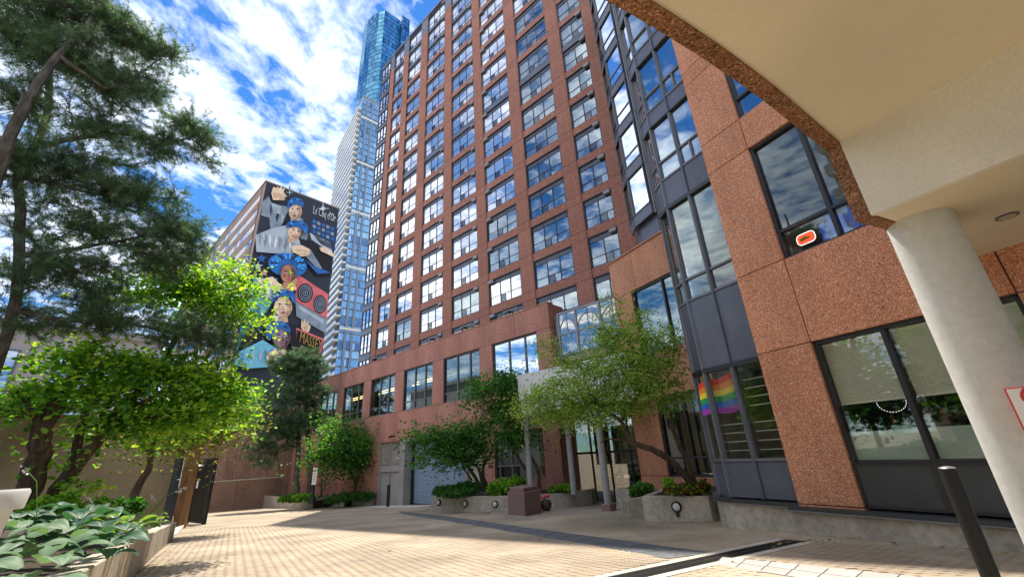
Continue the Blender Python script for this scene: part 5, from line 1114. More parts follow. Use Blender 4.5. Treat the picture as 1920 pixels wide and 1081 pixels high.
# --- small tree in far planter
sb = dpt(664, 928, 36); sb[2] = -.8
broad_tree('small_tree', 'round green small tree over the far planter beside the grey service doors', sb, [([sb, dpt(665, 900, 36), dpt(655, 870, 36), dpt(645, 840, 36)], .10, .04), ([sb, dpt(672, 890, 36), dpt(680, 860, 36)], .08, .03), ([dpt(602, 930, 36.5), dpt(604, 895, 36.5), dpt(612, 860, 36.4)], .07, .03)], [blob(*t) for t in [(650, 825, 50, 30, 36), (685, 845, 30, 28, 35.8), (618, 850, 32, 26, 36.2), (655, 862, 42, 24, 36), (640, 800, 28, 12, 36)]], 150, 8500, .20, GREENS['dark'], [.3, .4, .3], M_BARK, csize=1.3, flat=.35, tw=.03)
# --- two small trees in the middle planter
ta = np.array([-1.75, 21.3, -.02])
broad_tree('small_tree', 'low wide green tree on several bare stems at the left of the curved planter', ta, [([dpt(905, 918, 21.4), dpt(885, 885, 21.3), dpt(872, 868, 21.2), dpt(850, 850, 21)], .10, .03), ([dpt(908, 920, 21.4), dpt(898, 880, 21.4), dpt(880, 862, 21.3)], .09, .03), ([dpt(915, 918, 21.5), dpt(905, 885, 21.5), dpt(912, 862, 21.5), dpt(925, 845, 21.5)], .10, .04), ([dpt(885, 900, 21.4), dpt(870, 878, 21.3), dpt(865, 868, 21.3)], .05, .02)], [blob(*t) for t in [(855, 820, 45, 24, 21), (800, 812, 32, 14, 20.8), (835, 850, 45, 24, 20.8), (885, 835, 38, 24, 21.1), (900, 800, 20, 14, 21.2), (785, 818, 10, 8, 20.7)]], 140, 8000, .125, GREENS['dark'], [.25, .42, .33], M_BARK, csize=.72, flat=.35, tw=.02)
tb = np.array([.42, 20.3, -.02])
broad_tree('small_tree', 'upright green tree left of the white entrance canopy with crossing dark stems', tb, [([dpt(1012, 915, 20.3), dpt(1008, 880, 20.3), dpt(990, 845, 20.3), dpt(975, 815, 20.3)], .09, .04), ([dpt(985, 880, 20.4), dpt(968, 850, 20.4), dpt(955, 825, 20.4), dpt(945, 790, 20.3), dpt(940, 740, 20.3)], .07, .03)], [blob(*t) for t in [(935, 740, 42, 30, 20.2), (955, 712, 26, 14, 20.3), (950, 780, 45, 26, 20.2), (925, 790, 30, 18, 20.1), (965, 815, 34, 16, 20.1), (905, 735, 22, 18, 20.1), (960, 750, 28, 24, 20.3)]], 140, 9000, .12, GREENS['dark'], [.25, .42, .33], M_BARK, csize=.72, flat=.35, tw=.02)
# --- airy tree in front of the entrance
tr = dpt(1308, 918, 12.9); tr[2] = .36
broad_tree('airy_tree', 'airy yellow green tree with two leaning bare trunks in front of the entrance', tr,
    [([tr, dpt(1280, 885, 12.8), dpt(1240, 850, 12.6), dpt(1205, 836, 12.4), dpt(1180, 826, 12.3), dpt(1165, 790, 12.2), dpt(1130, 765, 12.0), dpt(1110, 740, 12)], .105, .03), ([tr, dpt(1290, 870, 12.9), dpt(1268, 820, 12.9), dpt(1255, 780, 12.9), dpt(1245, 745, 12.9), dpt(1235, 715, 12.9)], .085, .045),
     ([dpt(1240, 722, 12.9), dpt(1215, 690, 12.8), dpt(1180, 640, 12.7), dpt(1160, 590, 12.7)], .04, .012), ([dpt(1240, 722, 12.9), dpt(1260, 690, 12.9), dpt(1265, 640, 12.9)], .035, .012), ([dpt(1180, 826, 12.3), dpt(1140, 822, 12.2), dpt(1125, 830, 12.2)], .03, .01), ([dpt(1165, 790, 12.2), dpt(1200, 730, 12.4), dpt(1200, 680, 12.5)], .04, .012)],
    [blob(*t) for t in [(1080, 725, 75, 36, 11.9), (1140, 690, 70, 48, 12.1), (1190, 650, 62, 45, 12.3), (1150, 625, 36, 28, 12.3), (1145, 585, 22, 22, 12.4), (1230, 700, 50, 48, 12.6), (1040, 770, 62, 22, 11.9), (1110, 765, 72, 26, 12.0), (1180, 740, 60, 36, 12.2), (1245, 640, 38, 24, 12.6), (1000, 740, 26, 14, 11.9), (1275, 740, 28, 28, 12.8), (1060, 680, 40, 18, 12.0), (1195, 600, 22, 12, 12.4), (1030, 650, 22, 10, 12)]],
    430, 25000, .080, GREENS['fine'], [.16, .3, .34, .2], M_BARK, csize=.44, flat=.42, tw=.013, aspect=.45, droop=.15)
# --- low planting
def shrub(name, label, blobs, n, size, mats, probs, cat='shrub', up=.5, aspect=.6, group=None):
    c0 = blobs[0][0]; root = empty(name, label, cat, (c0[0], c0[1], c0[2] - blobs[0][1][2]), 0, group); off = np.array(root.location)
    P = sample_blobs([(c - off, r) for c, r in blobs], n); b = MB()
    for i in range(14): b.tube([(rng.normal(0, .08), rng.normal(0, .08), -.05), P[rng.integers(len(P))]], .008, .004, M_BARK, 4, caps=False)
    b.obj('stems', root, kind='stuff'); leaves('foliage', P, np.array([0, 0, up]), size, mats, root, probs, aspect=aspect); return root
MP, DK, FN = GREENS['maple'], GREENS['dark'], GREENS['fine']
shrub('ground_cover', 'dense dark green trailing plants along the left top of the curved planter', [blob(840, 920, 30, 10, 20.6), blob(875, 915, 30, 12, 21), blob(860, 922, 38, 8, 20.4)], 3400, .13, DK, [.45, .4, .15], 'plants', aspect=.5)
shrub('hosta_clump', 'light green broad leaved clump on the curved planter behind the stone block', [blob(945, 912, 28, 12, 19.9), blob(965, 905, 22, 10, 20.2), blob(925, 918, 12, 6, 19.8)], 1300, .20, MP, [.1, .3, .4, .2], 'plants', up=.9)
shrub('leafy_clump', 'small bright leafy clump beside the slim post on the curved planter', [blob(1058, 914, 16, 7, 19.4), blob(1035, 917, 8, 5, 19.2)], 420, .13, MP, [.1, .4, .35, .15], 'plants')
shrub('leafy_clump', 'green leafy clump at the foot of the granite pier right of the door', [blob(1203, 916, 22, 11, 14.8), blob(1188, 922, 10, 7, 14.6)], 900, .10, DK, [.3, .4, .3], 'plants')
COL = [leafmat('coleus red leaf', (.16, .03, .015), (.3, .05, .02)), leafmat('coleus orange leaf', (.4, .13, .02), (.5, .2, .03)), DK[0], MP[3], DK[1]]
shrub('flower_bed', 'mixed red orange and lime leaved bedding plants round the tree trunk in the tall planter', [blob(1290, 916, 38, 8, 12.6), blob(1262, 914, 20, 8, 12.4), blob(1320, 912, 14, 12, 12.5)], 1500, .085, COL, [.2, .15, .3, .15, .2], 'plants')
shrub('leafy_clump', 'lime green upright seedling clump at the left of the tall planter', [blob(1253, 907, 9, 12, 12.4)], 220, .08, MP, [0, .2, .4, .4], 'plants')
shrub('ground_cover', 'low green plants beneath the pine trunks in the far planter', [blob(545, 933, 26, 6, 37.5), blob(570, 932, 26, 6, 36.5)], 1400, .20, MP, [.3, .4, .2, .1], 'plants'); shrub('grass_tuft', 'dark grassy planting under the small tree in the far planter', [blob(650, 932, 45, 5, 35), blob(690, 930, 14, 6, 34)], 1800, .3, DK, [.6, .3, .1], 'plants', aspect=.12)
shrub('shrub', 'bright green fine leaved shrub at the foot of the maple stems', [blob(75, 960, 42, 24, 10.5), blob(120, 945, 30, 22, 10.8)], 2600, .07, MP, [.15, .35, .35, .15]); shrub('shrub', 'yellow green shrub right of the maple stems against the tan wall', [blob(180, 955, 35, 22, 11.2), blob(145, 975, 30, 16, 10)], 2400, .07, MP, [.2, .3, .3, .2])
shrub('shrub', 'dark tangled shrub near the end of the raised bed', [blob(245, 950, 30, 14, 14), blob(222, 945, 14, 12, 13.5)], 900, .09, DK, [.7, .25, .05])
shrub('hedge', 'dark clipped hedge with sunlit top along the tan wall at the far left', [blob(40, 760, 75, 20, 24), blob(110, 755, 60, 20, 24.5), blob(-30, 760, 60, 22, 23.5)], 5200, .14, [DK[0], DK[1], MP[2]], [.5, .3, .2], 'hedge')
# hostas with large single leaves in the near bed
def hosta_leaf_mesh(L, W, m, k):
    b = MB(); nu, nv = 7, 4
    for i in range(nu + 1):
        t = i / nu; w = W * math.sin(math.pi * min(1, t * .93 + .05)) ** .75 * (1 - .25 * t)
        for j in range(-nv, nv + 1):
            s = j / nv; y = w * s; z = L * (.42 * math.sin(t * 2.2) * .55 - .22 * t * t) + abs(s) * W * .16 * math.sin(math.pi * t) + .006 * math.cos(s * 9.5) * math.sin(math.pi * t)
            b.v.append((L * t, y, z))
    n = 2 * nv + 1; b.mi(m)
    for i in range(nu):
        for j in range(2 * nv): b.f.append((i * n + j, (i + 1) * n + j, (i + 1) * n + j + 1, i * n + j + 1)); b.m.append(0)
    return b.mesh('leaf', smooth=True)
def veined(m, dark):
    nt = m.node_tree; d = [n for n in nt.nodes if n.type == 'BSDF_PRINCIPLED'][0]; c = tuple(d.inputs['Base Color'].default_value)
    t = nt.nodes.new('ShaderNodeTexCoord'); w = nt.nodes.new('ShaderNodeTexWave'); w.bands_direction = 'Y'; w.inputs['Scale'].default_value = 16; w.inputs['Distortion'].default_value = 1.2; nt.links.new(t.outputs['Object'], w.inputs['Vector'])
    mx_ = nt.nodes.new('ShaderNodeMixRGB'); mx_.inputs[1].default_value = c; mx_.inputs[2].default_value = tuple(q * dark for q in c[:3]) + (1,); nt.links.new(w.outputs[1], mx_.inputs[0]); nt.links.new(mx_.outputs[0], d.inputs['Base Color']); return m
H_P = leafmat('pale blue green hosta leaf', (.13, .23, .13), (.2, .36, .1), .55, .3); H_D = leafmat('deep blue green hosta leaf', (.035, .11, .06), (.06, .2, .05), .5, .3); H_L = leafmat('lime hosta leaf', (.12, .26, .03), (.3, .5, .04), .4, .4)
veined(H_P, .62); veined(H_D, .6); veined(H_L, .65)
HM = {k: [hosta_leaf_mesh(.21 + .03 * i, .085 + .01 * i, m, i) for i in range(3)] for k, m in (('p', H_P), ('d', H_D), ('l', H_L))}
stalk_me = MB().tube([(0, 0, 0), (.10, 0, .16), (.22, 0, .24)], .007, .004, H_L, 5, caps=False).mesh('stalk')
def hosta(P, kind, n, sc_, label, tips=0):
    r = empty('hosta', label, 'hosta plant', tuple(P), random.uniform(0, 6), 'hostas in the raised bed')
    for i in range(n):
        a = i * 2.4 + random.uniform(-.3, .3); el = random.uniform(.0, .9) * (1 - i / n) + .0; q = put('leaf', random.choice(HM[kind]), r, (.10 * math.cos(a) * sc_, .10 * math.sin(a) * sc_, (.10 + .30 * i / n * .8) * sc_))
        q.rotation_euler = (random.uniform(-.25, .25), -el * .5 - .1 + .35 * (1 - i / n), a); q.scale = (sc_ * random.uniform(.8, 1.15),) * 3
    if tips:
        for k in range(tips):
            a = random.uniform(-.6, .6); b = MB(); tip = np.array([.35 * math.cos(a) + .3, .25 * math.sin(a), .75 * sc_]); b.tube([(0, 0, .1), tip * [.5, .5, .8], tip], .006, .004, H_L, 5); b.obj('flower_stalk', r)
            V = tip + rng.normal(0, .016, (16, 3)) + np.outer(np.linspace(0, -.10, 16), [1, .2, .8]); leaves('blossom', V, np.array([0, 0, .2]), .03, [mat('pale lilac blossom', (.62, .55, .58), .6)], r, kindlab='stuff')
def bedz(x, y):
    return .62
hl = [((20, 1035, 5.6), 'p', 10, 1.15, 'pale striped hosta at the bottom left corner in front of the white tub', 0), ((95, 1040, 5.7), 'p', 10, 1.1, 'pale large leaved hosta second from the bottom left corner', 0), ((60, 1085, 4.9), 'p', 9, 1.0, 'pale hosta cut by the bottom edge of the photo', 0), ((180, 1030, 6.6), 'd', 12, 1.15, 'deep blue green hosta nearest the low concrete wall', 0), ((115, 1000, 6.9), 'd', 11, 1.1, 'deep blue green hosta behind the pale ones', 0), ((160, 985, 7.6), 'd', 11, 1.1, 'deep green hosta in the middle of the bed', 0), ((70, 990, 7.4), 'd', 11, 1.1, 'deep green hosta below the maple stems', 1),
      ((215, 1010, 7.8), 'd', 10, .9, 'dark hosta by the wall coping right of the deepest clump', 0), ((210, 985, 8.8), 'l', 12, 1.0, 'lime green hosta in the middle distance of the bed', 0), ((245, 985, 9.6), 'l', 11, .9, 'lime green hosta farther along the wall', 1), ((262, 972, 11), 'l', 11, .95, 'small lime green hosta with flower stalks near the steel post', 2), ((285, 972, 12.4), 'l', 11, .9, 'last lime green hosta at the far end of the bed', 1), ((20, 985, 7), 'd', 10, 1, 'deep green hosta right beside the white tub', 0), ((235, 1000, 9.0), 'd', 9, .8, 'small dark hosta tucked against the coping', 0)]
for (px, py, d), k, n, s_, lab, t_ in hl:
    P = dpt(px, py + 12, d); hosta(P - np.array([0, 0, .12]), k, n, s_, lab, t_)
# ================================================================== FAR BUILDINGS
def city(P3, hgt): pass
# --- building with the painted wall
HM_ = 62.0; PM = hpt(500.4, 338, HM_)[:2]; uM = -nT
mbld = frame_empty('mural_building', 'brown slab office building whose end wall carries a giant painted mural', 'building', PM, uM)
wM = -vpt(636.6, 389, PM, uM)[0]
M_BRN = grain('brown precast', [(0.22, 0.16, 0.14), (0.30, 0.225, 0.195)], 1.2, .85, big=(.2, .1), bump=.05)
M_MURB = mat('mural blue black', (.012, .018, .035), .7)
# local frame: x along the painted face (az 42), y out of the face towards the camera side
MB().box(-wM, 0, -70, -.2, -5, HM_ - .3, M_BRN).obj('core', mbld)
MB().box(-wM - .1, .25, -70, -.02, HM_ - .3, HM_, M_BRN).obj('parapet', mbld)
MB().box(-wM + 2, -3, -60, -30, HM_, HM_ + 5, M_BRN).obj('roof_house', mbld)
PSd = [vpt(x, y, PM, uT) for x, y in ((440, 400), (395, 470))]
G_FAR = glass('far office window', .35, (.7, .8, 1.0), (.02, .022, .03)); M_BLW = mat('white office blind', (.62, .62, .68), .7)
for k in range(15):
    z = HM_ - 4.4 - 3.75 * k
    if z < 2: break
    w_ = MB().box(.10, .13, -66, -2.5, z, z + 1.7, M_FRAME).obj('window', mbld); b = MB(); y = -66
    while y < -3:
        b.box(.135, .16, y + .08, y + 1.9, z + .08, z + 1.62, G_FAR if rng.random() < .45 else M_BLW); y += 2.0
    b.obj('panes', w_, kind='stuff')
    MB().box(.005, .22, -66.5, -2.2, z + 1.75, z + 3.68, M_BRN).obj('spandrel_panel', mbld)
for dx in (6, 8.5, 24): MB().tube([(-dx, -4, HM_), (-dx, -4, HM_ + 3.5)], .12, m=M_FRAME, n=5).obj('antenna', mbld)
def mq(x, y):                                       # crop pixel -> mural plane
    s, z = vpt(380 + x / 2.35, 300 + y / 2.35, PM, uM); return s, z
mural = [0]
def paint(name, polys, layer, cols):
    b = MB()
    for pts, c in zip(polys, cols):
        n = len(pts); b.quad([(mq(*p)[0], .06 + layer * .03, mq(*p)[1]) for p in pts][::-1], c); layer += .35
    return b.obj(name, mbld)
def pm(name, c): return grain('paint ' + name, [tuple(q * .72 for q in c), c, tuple(min(1, q * 1.25) for q in c)], .5, .75, bump=0, detail=5)
def ell(cx, cy, rx, ry, n=18, rot=0): return [(cx + rx * math.cos(t) * math.cos(rot) - ry * math.sin(t) * math.sin(rot), cy + rx * math.cos(t) * math.sin(rot) + ry * math.sin(t) * math.cos(rot)) for t in np.linspace(0, 2 * math.pi, n + 1)[:-1]]
GRY, GRY2, BLU, BLU2, TANP, TAN2, BRNP, WHT, BLK, RED, CYN, GLD, NVY = [pm(n, c) for n, c in (('grey', (.20, .25, .31)), ('light grey', (.36, .42, .48)), ('blue', (.02, .12, .38)), ('bright blue', (.04, .28, .66)), ('tan', (.55, .36, .24)), ('light tan', (.68, .52, .38)), ('brown', (.20, .09, .06)), ('white', (.7, .74, .76)), ('black', (.012, .012, .018)), ('rose', (.62, .14, .16)), ('cyan', (.14, .42, .58)), ('gold', (.6, .40, .10)), ('navy', (.02, .035, .09)))]
s1_, z1_ = mq(283, 90); 
MB().box(-wM + .1, -.05, -.18, .03, 2, HM_ - .35, M_MURB).obj('mural_ground', mbld)
def figure(name, parts, layer): return paint(name, [p for p, c in parts], layer, [c for p, c in parts])
SKN = {'l': (TAN2, TANP, pm('light shade', (.36, .22, .15))), 'd': (pm('warm brown', (.38, .17, .11)), BRNP, pm('deep brown', (.10, .045, .04))), 'v': (pm('violet brown', (.24, .17, .24)), pm('dusk brown', (.15, .085, .09)), pm('dusk shade', (.05, .035, .06)))}
LIP = pm('lip', (.42, .10, .10))
def face(cx, cy, rx, ry, tone, turn=0.0, tilt=0.0):
    a, m_, d_ = SKN[tone]; t = turn * rx
    def R(pts): return [(cx + (x - cx) * math.cos(tilt) - (y - cy) * math.sin(tilt), cy + (x - cx) * math.sin(tilt) + (y - cy) * math.cos(tilt)) for x, y in pts]
    P = [([(cx - rx * .4, cy + ry * .6), (cx + rx * .4, cy + ry * .6), (cx + rx * .55, cy + ry * 1.45), (cx - rx * .5, cy + ry * 1.45)], m_), (ell(cx, cy, rx, ry, 20), m_), (ell(cx - rx * .18 + t * .2, cy, rx * .74, ry * .9, 18), a), ([(cx + rx * .25, cy - ry * .75), (cx + rx * .95, cy - ry * .3), (cx + rx * .8, cy + ry * .5), (cx + rx * .3, cy + ry * .92), (cx + rx * .5, cy)], d_)]
    for sg in (-1, 1):
        ex = cx + t * .5 + sg * rx * .38; P += [([(ex - rx * .26, cy - ry * .26), (ex, cy - ry * .36), (ex + rx * .26, cy - ry * .26), (ex, cy - ry * .22)], BLK), (ell(ex, cy - ry * .10, rx * .17, ry * .065, 8), WHT), (ell(ex, cy - ry * .10, rx * .075, ry * .065, 8), BLK), (ell(cx + t * .4 + sg * rx * .55, cy + ry * .22, rx * .17, ry * .16, 8), m_)]
    P += [([(cx + t * .6, cy - ry * .12), (cx + t * .6 + rx * .20, cy + ry * .30), (cx + t * .6 - rx * .12, cy + ry * .32)], m_), ([(cx + t * .6 - rx * .14, cy + ry * .30), (cx + t * .6 + rx * .22, cy + ry * .28), (cx + t * .6 + rx * .04, cy + ry * .38)], d_), (ell(cx + t * .4, cy + ry * .56, rx * .32, ry * .10, 10), LIP), (ell(cx + t * .4, cy + ry * .55, rx * .24, ry * .025, 8), BLK), (ell(cx + t * .3, cy + ry * .82, rx * .2, ry * .08, 8), m_)]
    return [(R(p), c) for p, c in P]
def locks(pts, hi=BLU2, base=BLU, n=9):
    cx = sum(p[0] for p in pts) / len(pts); cy = sum(p[1] for p in pts) / len(pts); out = [(pts, base)]
    for k in range(n):
        a = pts[k * len(pts) // n]; b_ = pts[(k * len(pts) // n + 1) % len(pts)]; q = [(a[0] * .8 + cx * .2, a[1] * .8 + cy * .2), (b_[0] * .85 + cx * .15, b_[1] * .85 + cy * .15), ((a[0] + cx) / 2 + 3, (a[1] + cy) / 2)]
        out.append((q, hi if k % 2 else NVY))
    return out
def folds(x0, y0, x1, y1, n, w, c1, c2):
    out = []
    for k in range(n):
        t = (k + .5) / n; x = x0 + (x1 - x0) * t; y = y0 + (y1 - y0) * t; dx = 9 * math.sin(k * 2.1); out.append(([(x, y - w), (x + 5, y - w * .2), (x + dx + 2, y + w), (x + dx - 4, y + w * .2)], c1 if k % 2 else c2))
    return out
for P_, c_ in [([(480, 255), (595, 300), (580, 400), (520, 370), (470, 310)], NVY), ([(225, 520), (330, 520), (300, 640), (160, 820), (130, 900), (180, 700)], CYN), ([(470, 320), (560, 360), (575, 420), (480, 350)], GRY2), ([(170, 700), (250, 640), (260, 720), (160, 800)], BLU2)]: figure('mural_background', [(P_, c_)], 0)
for k in range(5):
    for q in range(3): x, y = 484 + 20 * k, 262 + 8 * k + 22 * q; figure('mural_window', [([(x, y), (x + 14, y + 5), (x + 13, y + 19), (x - 1, y + 13)], GRY if (k + q) % 2 else BLU)], 2)
figure('mural_figure', [([(262, 185), (290, 160), (305, 200), (372, 205), (440, 262), (462, 330), (455, 372), (300, 330), (292, 255), (256, 245)], GRY)] + folds(290, 215, 440, 330, 9, 32, GRY2, NVY) + [([(300, 190), (345, 205), (340, 240), (310, 235)], GRY2), ([(345, 290), (380, 215), (390, 290)], BLK), ([(385, 262), (425, 262), (430, 290), (392, 285)], WHT)] + face(406, 228, 29, 38, 'l', -.2, .1) + locks([(368, 212), (372, 186), (388, 172), (408, 168), (430, 176), (441, 190), (440, 214), (430, 206), (412, 200), (392, 202), (378, 216)]) + [([(298, 150), (305, 128), (312, 122), (318, 130), (326, 120), (332, 130), (342, 120), (346, 132), (358, 128), (352, 146), (368, 165), (350, 172), (335, 182), (305, 180)], TAN2), ([(305, 150), (335, 150), (345, 168), (312, 174)], TANP), (ell(345, 176, 14, 7), TANP)], 4)
figure('mural_figure', [([(228, 335), (300, 305), (360, 292), (372, 300), (420, 352), (438, 400), (380, 420), (232, 408)], GRY2)] + folds(240, 350, 400, 385, 11, 34, WHT, GRY) + [([(420, 348), (500, 372), (560, 430), (565, 505), (500, 512), (440, 440)], BLK), ([(430, 380), (470, 400), (520, 480), (505, 492), (450, 430)], GRY), ([(440, 440), (480, 470), (560, 500), (500, 505)], BLU)] + face(398, 322, 30, 34, 'l', .3, .35) + locks([(360, 302), (366, 284), (380, 274), (400, 270), (425, 274), (446, 284), (456, 300), (456, 322), (446, 336), (434, 322), (420, 306), (398, 300), (376, 306)]) + [([(380, 385), (430, 382), (464, 400), (462, 425), (430, 432), (388, 412)], TAN2), ([(400, 400), (460, 405), (455, 412), (400, 408)], TANP), ([(400, 415), (455, 418), (450, 425), (405, 420)], TANP), ([(505, 392), (530, 388), (575, 425), (572, 436), (540, 420), (512, 408)], TAN2)], 18)
figure('mural_figure', [([(232, 535), (300, 520), (340, 560), (400, 555), (405, 575), (350, 600), (300, 580), (240, 560)], TAN2), ([(230, 560), (290, 545), (300, 620), (240, 600)], GRY2)] + folds(240, 560, 300, 600, 5, 24, WHT, GRY) + [(ell(365, 470, 86, 52, 24, .15), BLU)] + [(ell(365 + 74 * math.cos(t) * q, 466 + 42 * math.sin(t) * q, 9, 6, 7, t), (BLU2, NVY, BLU2)[k % 3]) for q in (.95, .7) for k, t in enumerate(np.linspace(math.pi * .95, math.pi * 2.15, 13))] + face(366, 510, 35, 42, 'd', .1) + [([(340, 548), (372, 550), (402, 525), (405, 548), (370, 585), (345, 570)], pm('warm brown hand', (.42, .2, .13)))], 34)
figure('mural_speakers', [([(408, 500), (550, 592), (545, 700), (405, 620)], RED), ([(405, 622), (545, 702), (540, 765), (410, 690)], GRY), ([(420, 640), (530, 705), (528, 720), (420, 655)], GRY2)], 10)
for cx_, cy_, a_, b_ in ((448, 588, 34, 42), (513, 637, 29, 40)): figure('mural_speaker', [(ell(cx_, cy_, a_ * q, b_ * q, 22), BLK if k % 2 == 0 else GRY) for k, q in enumerate((1, .84, .74, .6, .5, .34, .24, .12))], 14)
figure('mural_figure', [([(152, 815), (230, 700), (300, 690), (330, 720), (345, 770), (270, 800), (215, 830), (175, 865)], BLK), ([(345, 720), (400, 735), (405, 850), (360, 800)], BLK), ([(300, 690), (355, 700), (352, 745), (318, 750)], WHT), ([(322, 700), (332, 702), (334, 742), (326, 742)], GRY)] + folds(200, 740, 300, 760, 5, 26, GRY, NVY) + face(342, 655, 40, 46, 'l', .0) + locks([(292, 640), (292, 612), (304, 592), (330, 580), (360, 580), (386, 590), (397, 610), (392, 644), (378, 618), (345, 606), (310, 616)]), 46)
figure('mural_figure', [([(122, 905), (150, 850), (250, 800), (300, 830), (345, 850), (310, 915), (180, 925)], CYN)] + folds(150, 880, 320, 860, 10, 26, GRY2, BLU2) + face(330, 790, 40, 46, 'v', .25, -.05) + locks([(262, 780), (264, 752), (280, 732), (304, 720), (332, 720), (356, 732), (370, 752), (368, 770), (340, 752), (310, 756), (292, 772), (282, 804), (270, 800)]) + [([(262, 870), (300, 840), (350, 850), (345, 868), (310, 880), (298, 910), (262, 905)], TAN2), ([(280, 872), (340, 856), (338, 862), (285, 882)], TANP), ([(275, 890), (305, 880), (302, 888), (272, 900)], TANP)], 60)
figure('mural_hand', [([(425, 742), (428, 705), (436, 720), (440, 702), (448, 722), (456, 710), (458, 728), (468, 735), (460, 760), (440, 762)], TAN2), ([(434, 735), (455, 735), (452, 755), (440, 755)], TANP)], 30)
figure('mural_sign', [([(402, 742), (525, 792), (512, 850), (500, 870), (400, 835)], RED), ([(407, 752), (518, 798), (506, 845), (496, 862), (405, 828)], BLK)], 34)
for x, y, r_, c in ((255, 438, 22, BLU), (240, 472, 22, GRY2), (266, 500, 20, TANP)): figure('mural_star', [([(x + (r_ if i % 2 == 0 else r_ * .42) * math.sin(i * math.pi / 5), y - (r_ if i % 2 == 0 else r_ * .42) * math.cos(i * math.pi / 5)) for i in range(10)], c)], 20)
figure('mural_star', [([(525 + (q * math.sin(i * math.pi / 8)), 218 - q * math.cos(i * math.pi / 8)) for i, q in enumerate([38, 5, 14, 5, 32, 5, 14, 5, 38, 5, 14, 5, 32, 5, 14, 5])], WHT)], 20)
figure('mural_star', [([(378 + (q * math.sin(i * math.pi / 4)), 148 - q * math.cos(i * math.pi / 4)) for i, q in enumerate([16, 3, 18, 3, 16, 3, 18, 3])], GRY2)], 20)
def mural_text(txt, a, c, m, layer, hgt):
    sa, za = mq(*a); sb_, zb = mq(*c); L = abs(sb_ - sa); cu = bpy.data.curves.new('lettering', 'FONT'); cu.body = txt; cu.size = 1; cu.extrude = .01; cu.resolution_u = 2
    t = bpy.data.objects.new('lettering', cu); C.objects.link(t); bpy.context.view_layer.update(); w_ = t.dimensions.x; dg = bpy.context.evaluated_depsgraph_get(); me = bpy.data.meshes.new_from_object(t.evaluated_get(dg)); bpy.data.objects.remove(t)
    me.materials.clear(); me.materials.append(m)
    for v in me.vertices:
        x, y = v.co.x / w_ * L, v.co.y * hgt; v.co = (-x, 0, y + (zb - za) * x / L)
    o = bpy.data.objects.new('lettering', me); C.objects.link(o); o.parent = mbld; o.location = (sa, .1 + layer * .03, za); return o
mural_text("Le Coq d'Or", (474, 243), (572, 281), WHT, 40, 3.0)
mural_text("MASSEY", (411, 806), (506, 846), GLD, 50, 3.3)

# --- far towers
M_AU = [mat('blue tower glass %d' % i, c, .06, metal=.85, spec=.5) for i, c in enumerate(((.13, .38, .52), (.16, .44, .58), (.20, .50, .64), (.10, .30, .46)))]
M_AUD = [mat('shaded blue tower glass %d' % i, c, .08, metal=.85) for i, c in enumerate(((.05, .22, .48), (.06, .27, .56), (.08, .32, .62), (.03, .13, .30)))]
def glass_tower(name, label, pts, ztop, fl, mats_per_seg, nx, z0=0, gapm=M_FRAME, cat='skyscraper', rel=.93):
    root = empty(name, label, cat, (pts[0][0], pts[0][1], 0)); off = np.array([pts[0][0], pts[0][1]]); P = [np.array(p) - off for p in pts]; cen = sum(P) / len(P)
    MB().prism([tuple(p * .985 + cen * .015) for p in P], z0, ztop - .5, gapm).obj('core', root)
    for i in range(len(P)):
        a, c = P[i], P[(i + 1) % len(P)]; ms = mats_per_seg[i]
        if ms is None: continue
        n = max(1, nx[i]); nf = int((ztop - z0) / fl); V = []; mi = []; u = (c - a) / n; sc_ = .0
        for f in range(nf):
            band = rng.integers(len(ms)) if rng.random() < .35 else 0
            for k in range(n):
                q0 = a + u * (k + .04); q1 = a + u * (k + .96); z_ = z0 + f * fl; tl = rng.normal(0, .02, 4)
                V.append([(*q0, z_ + .06 * fl), (*q1, z_ + .06 * fl), (*q1, z_ + fl * rel), (*q0, z_ + fl * rel)]); mi.append(band if rng.random() < .7 else rng.integers(len(ms)))
        V = np.array(V); V[:, :, :2] += rng.normal(0, .015, V.shape[:2] + (2,)); soup('window_panes', V, None, ms, mi, root)
    MB().prism([tuple(p) for p in P], ztop - .5, ztop, gapm).obj('roof', root); return root
HA = 262.0
ap_ = [hpt(x, y, HA)[:2] for x, y in ((683, 47), (690, 38), (700, 29), (711, 22), (722, 19), (751, 39))]
back = dirv(-15) * 35
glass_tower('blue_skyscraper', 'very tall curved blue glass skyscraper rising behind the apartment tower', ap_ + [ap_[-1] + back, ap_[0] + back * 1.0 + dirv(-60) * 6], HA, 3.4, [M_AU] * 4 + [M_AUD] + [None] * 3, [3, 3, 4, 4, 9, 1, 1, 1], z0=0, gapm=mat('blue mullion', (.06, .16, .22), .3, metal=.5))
a2 = [hpt(x, y, HA + 1)[:2] + dirv(-18) * 2 for x, y in ((752, 32), (755, 23), (769, 33))]
glass_tower('blue_skyscraper_wing', 'slim blue glass fin standing right behind the curved skyscraper', a2 + [a2[2] + back, a2[0] + back], HA + 1, 3.4, [M_AU, M_AUD, None, None, None], [1, 5, 1, 1, 1], gapm=MATS['blue mullion'])
HB = 155.0
cB = hpt(681, 178, HB)[:2]; rB = hpt(706.6, 191, HB)[:2]; lB = hpt(640, 262, HB)[:2]
M_CON_W = mat('white balcony slab', (.62, .64, .62), .7)
M_RESG = [mat('residential glass %d' % i, c, .12, metal=.4) for i, c in enumerate(((.16, .36, .62), (.12, .28, .52), (.28, .50, .72), (.07, .17, .34)))]
bt = glass_tower('balcony_tower', 'slender pale residential tower with stacked white balconies left of the brown apartment tower', [lB, cB, rB + (rB - cB) * .6, rB + dirv(-20) * 30, lB + dirv(-10) * 20], HB, 3.0, [M_RESG, M_RESG, None, None, None], [14, 12, 1, 1, 1], gapm=mat('pale grey tower frame', (.22, .30, .40), .5), rel=.86)
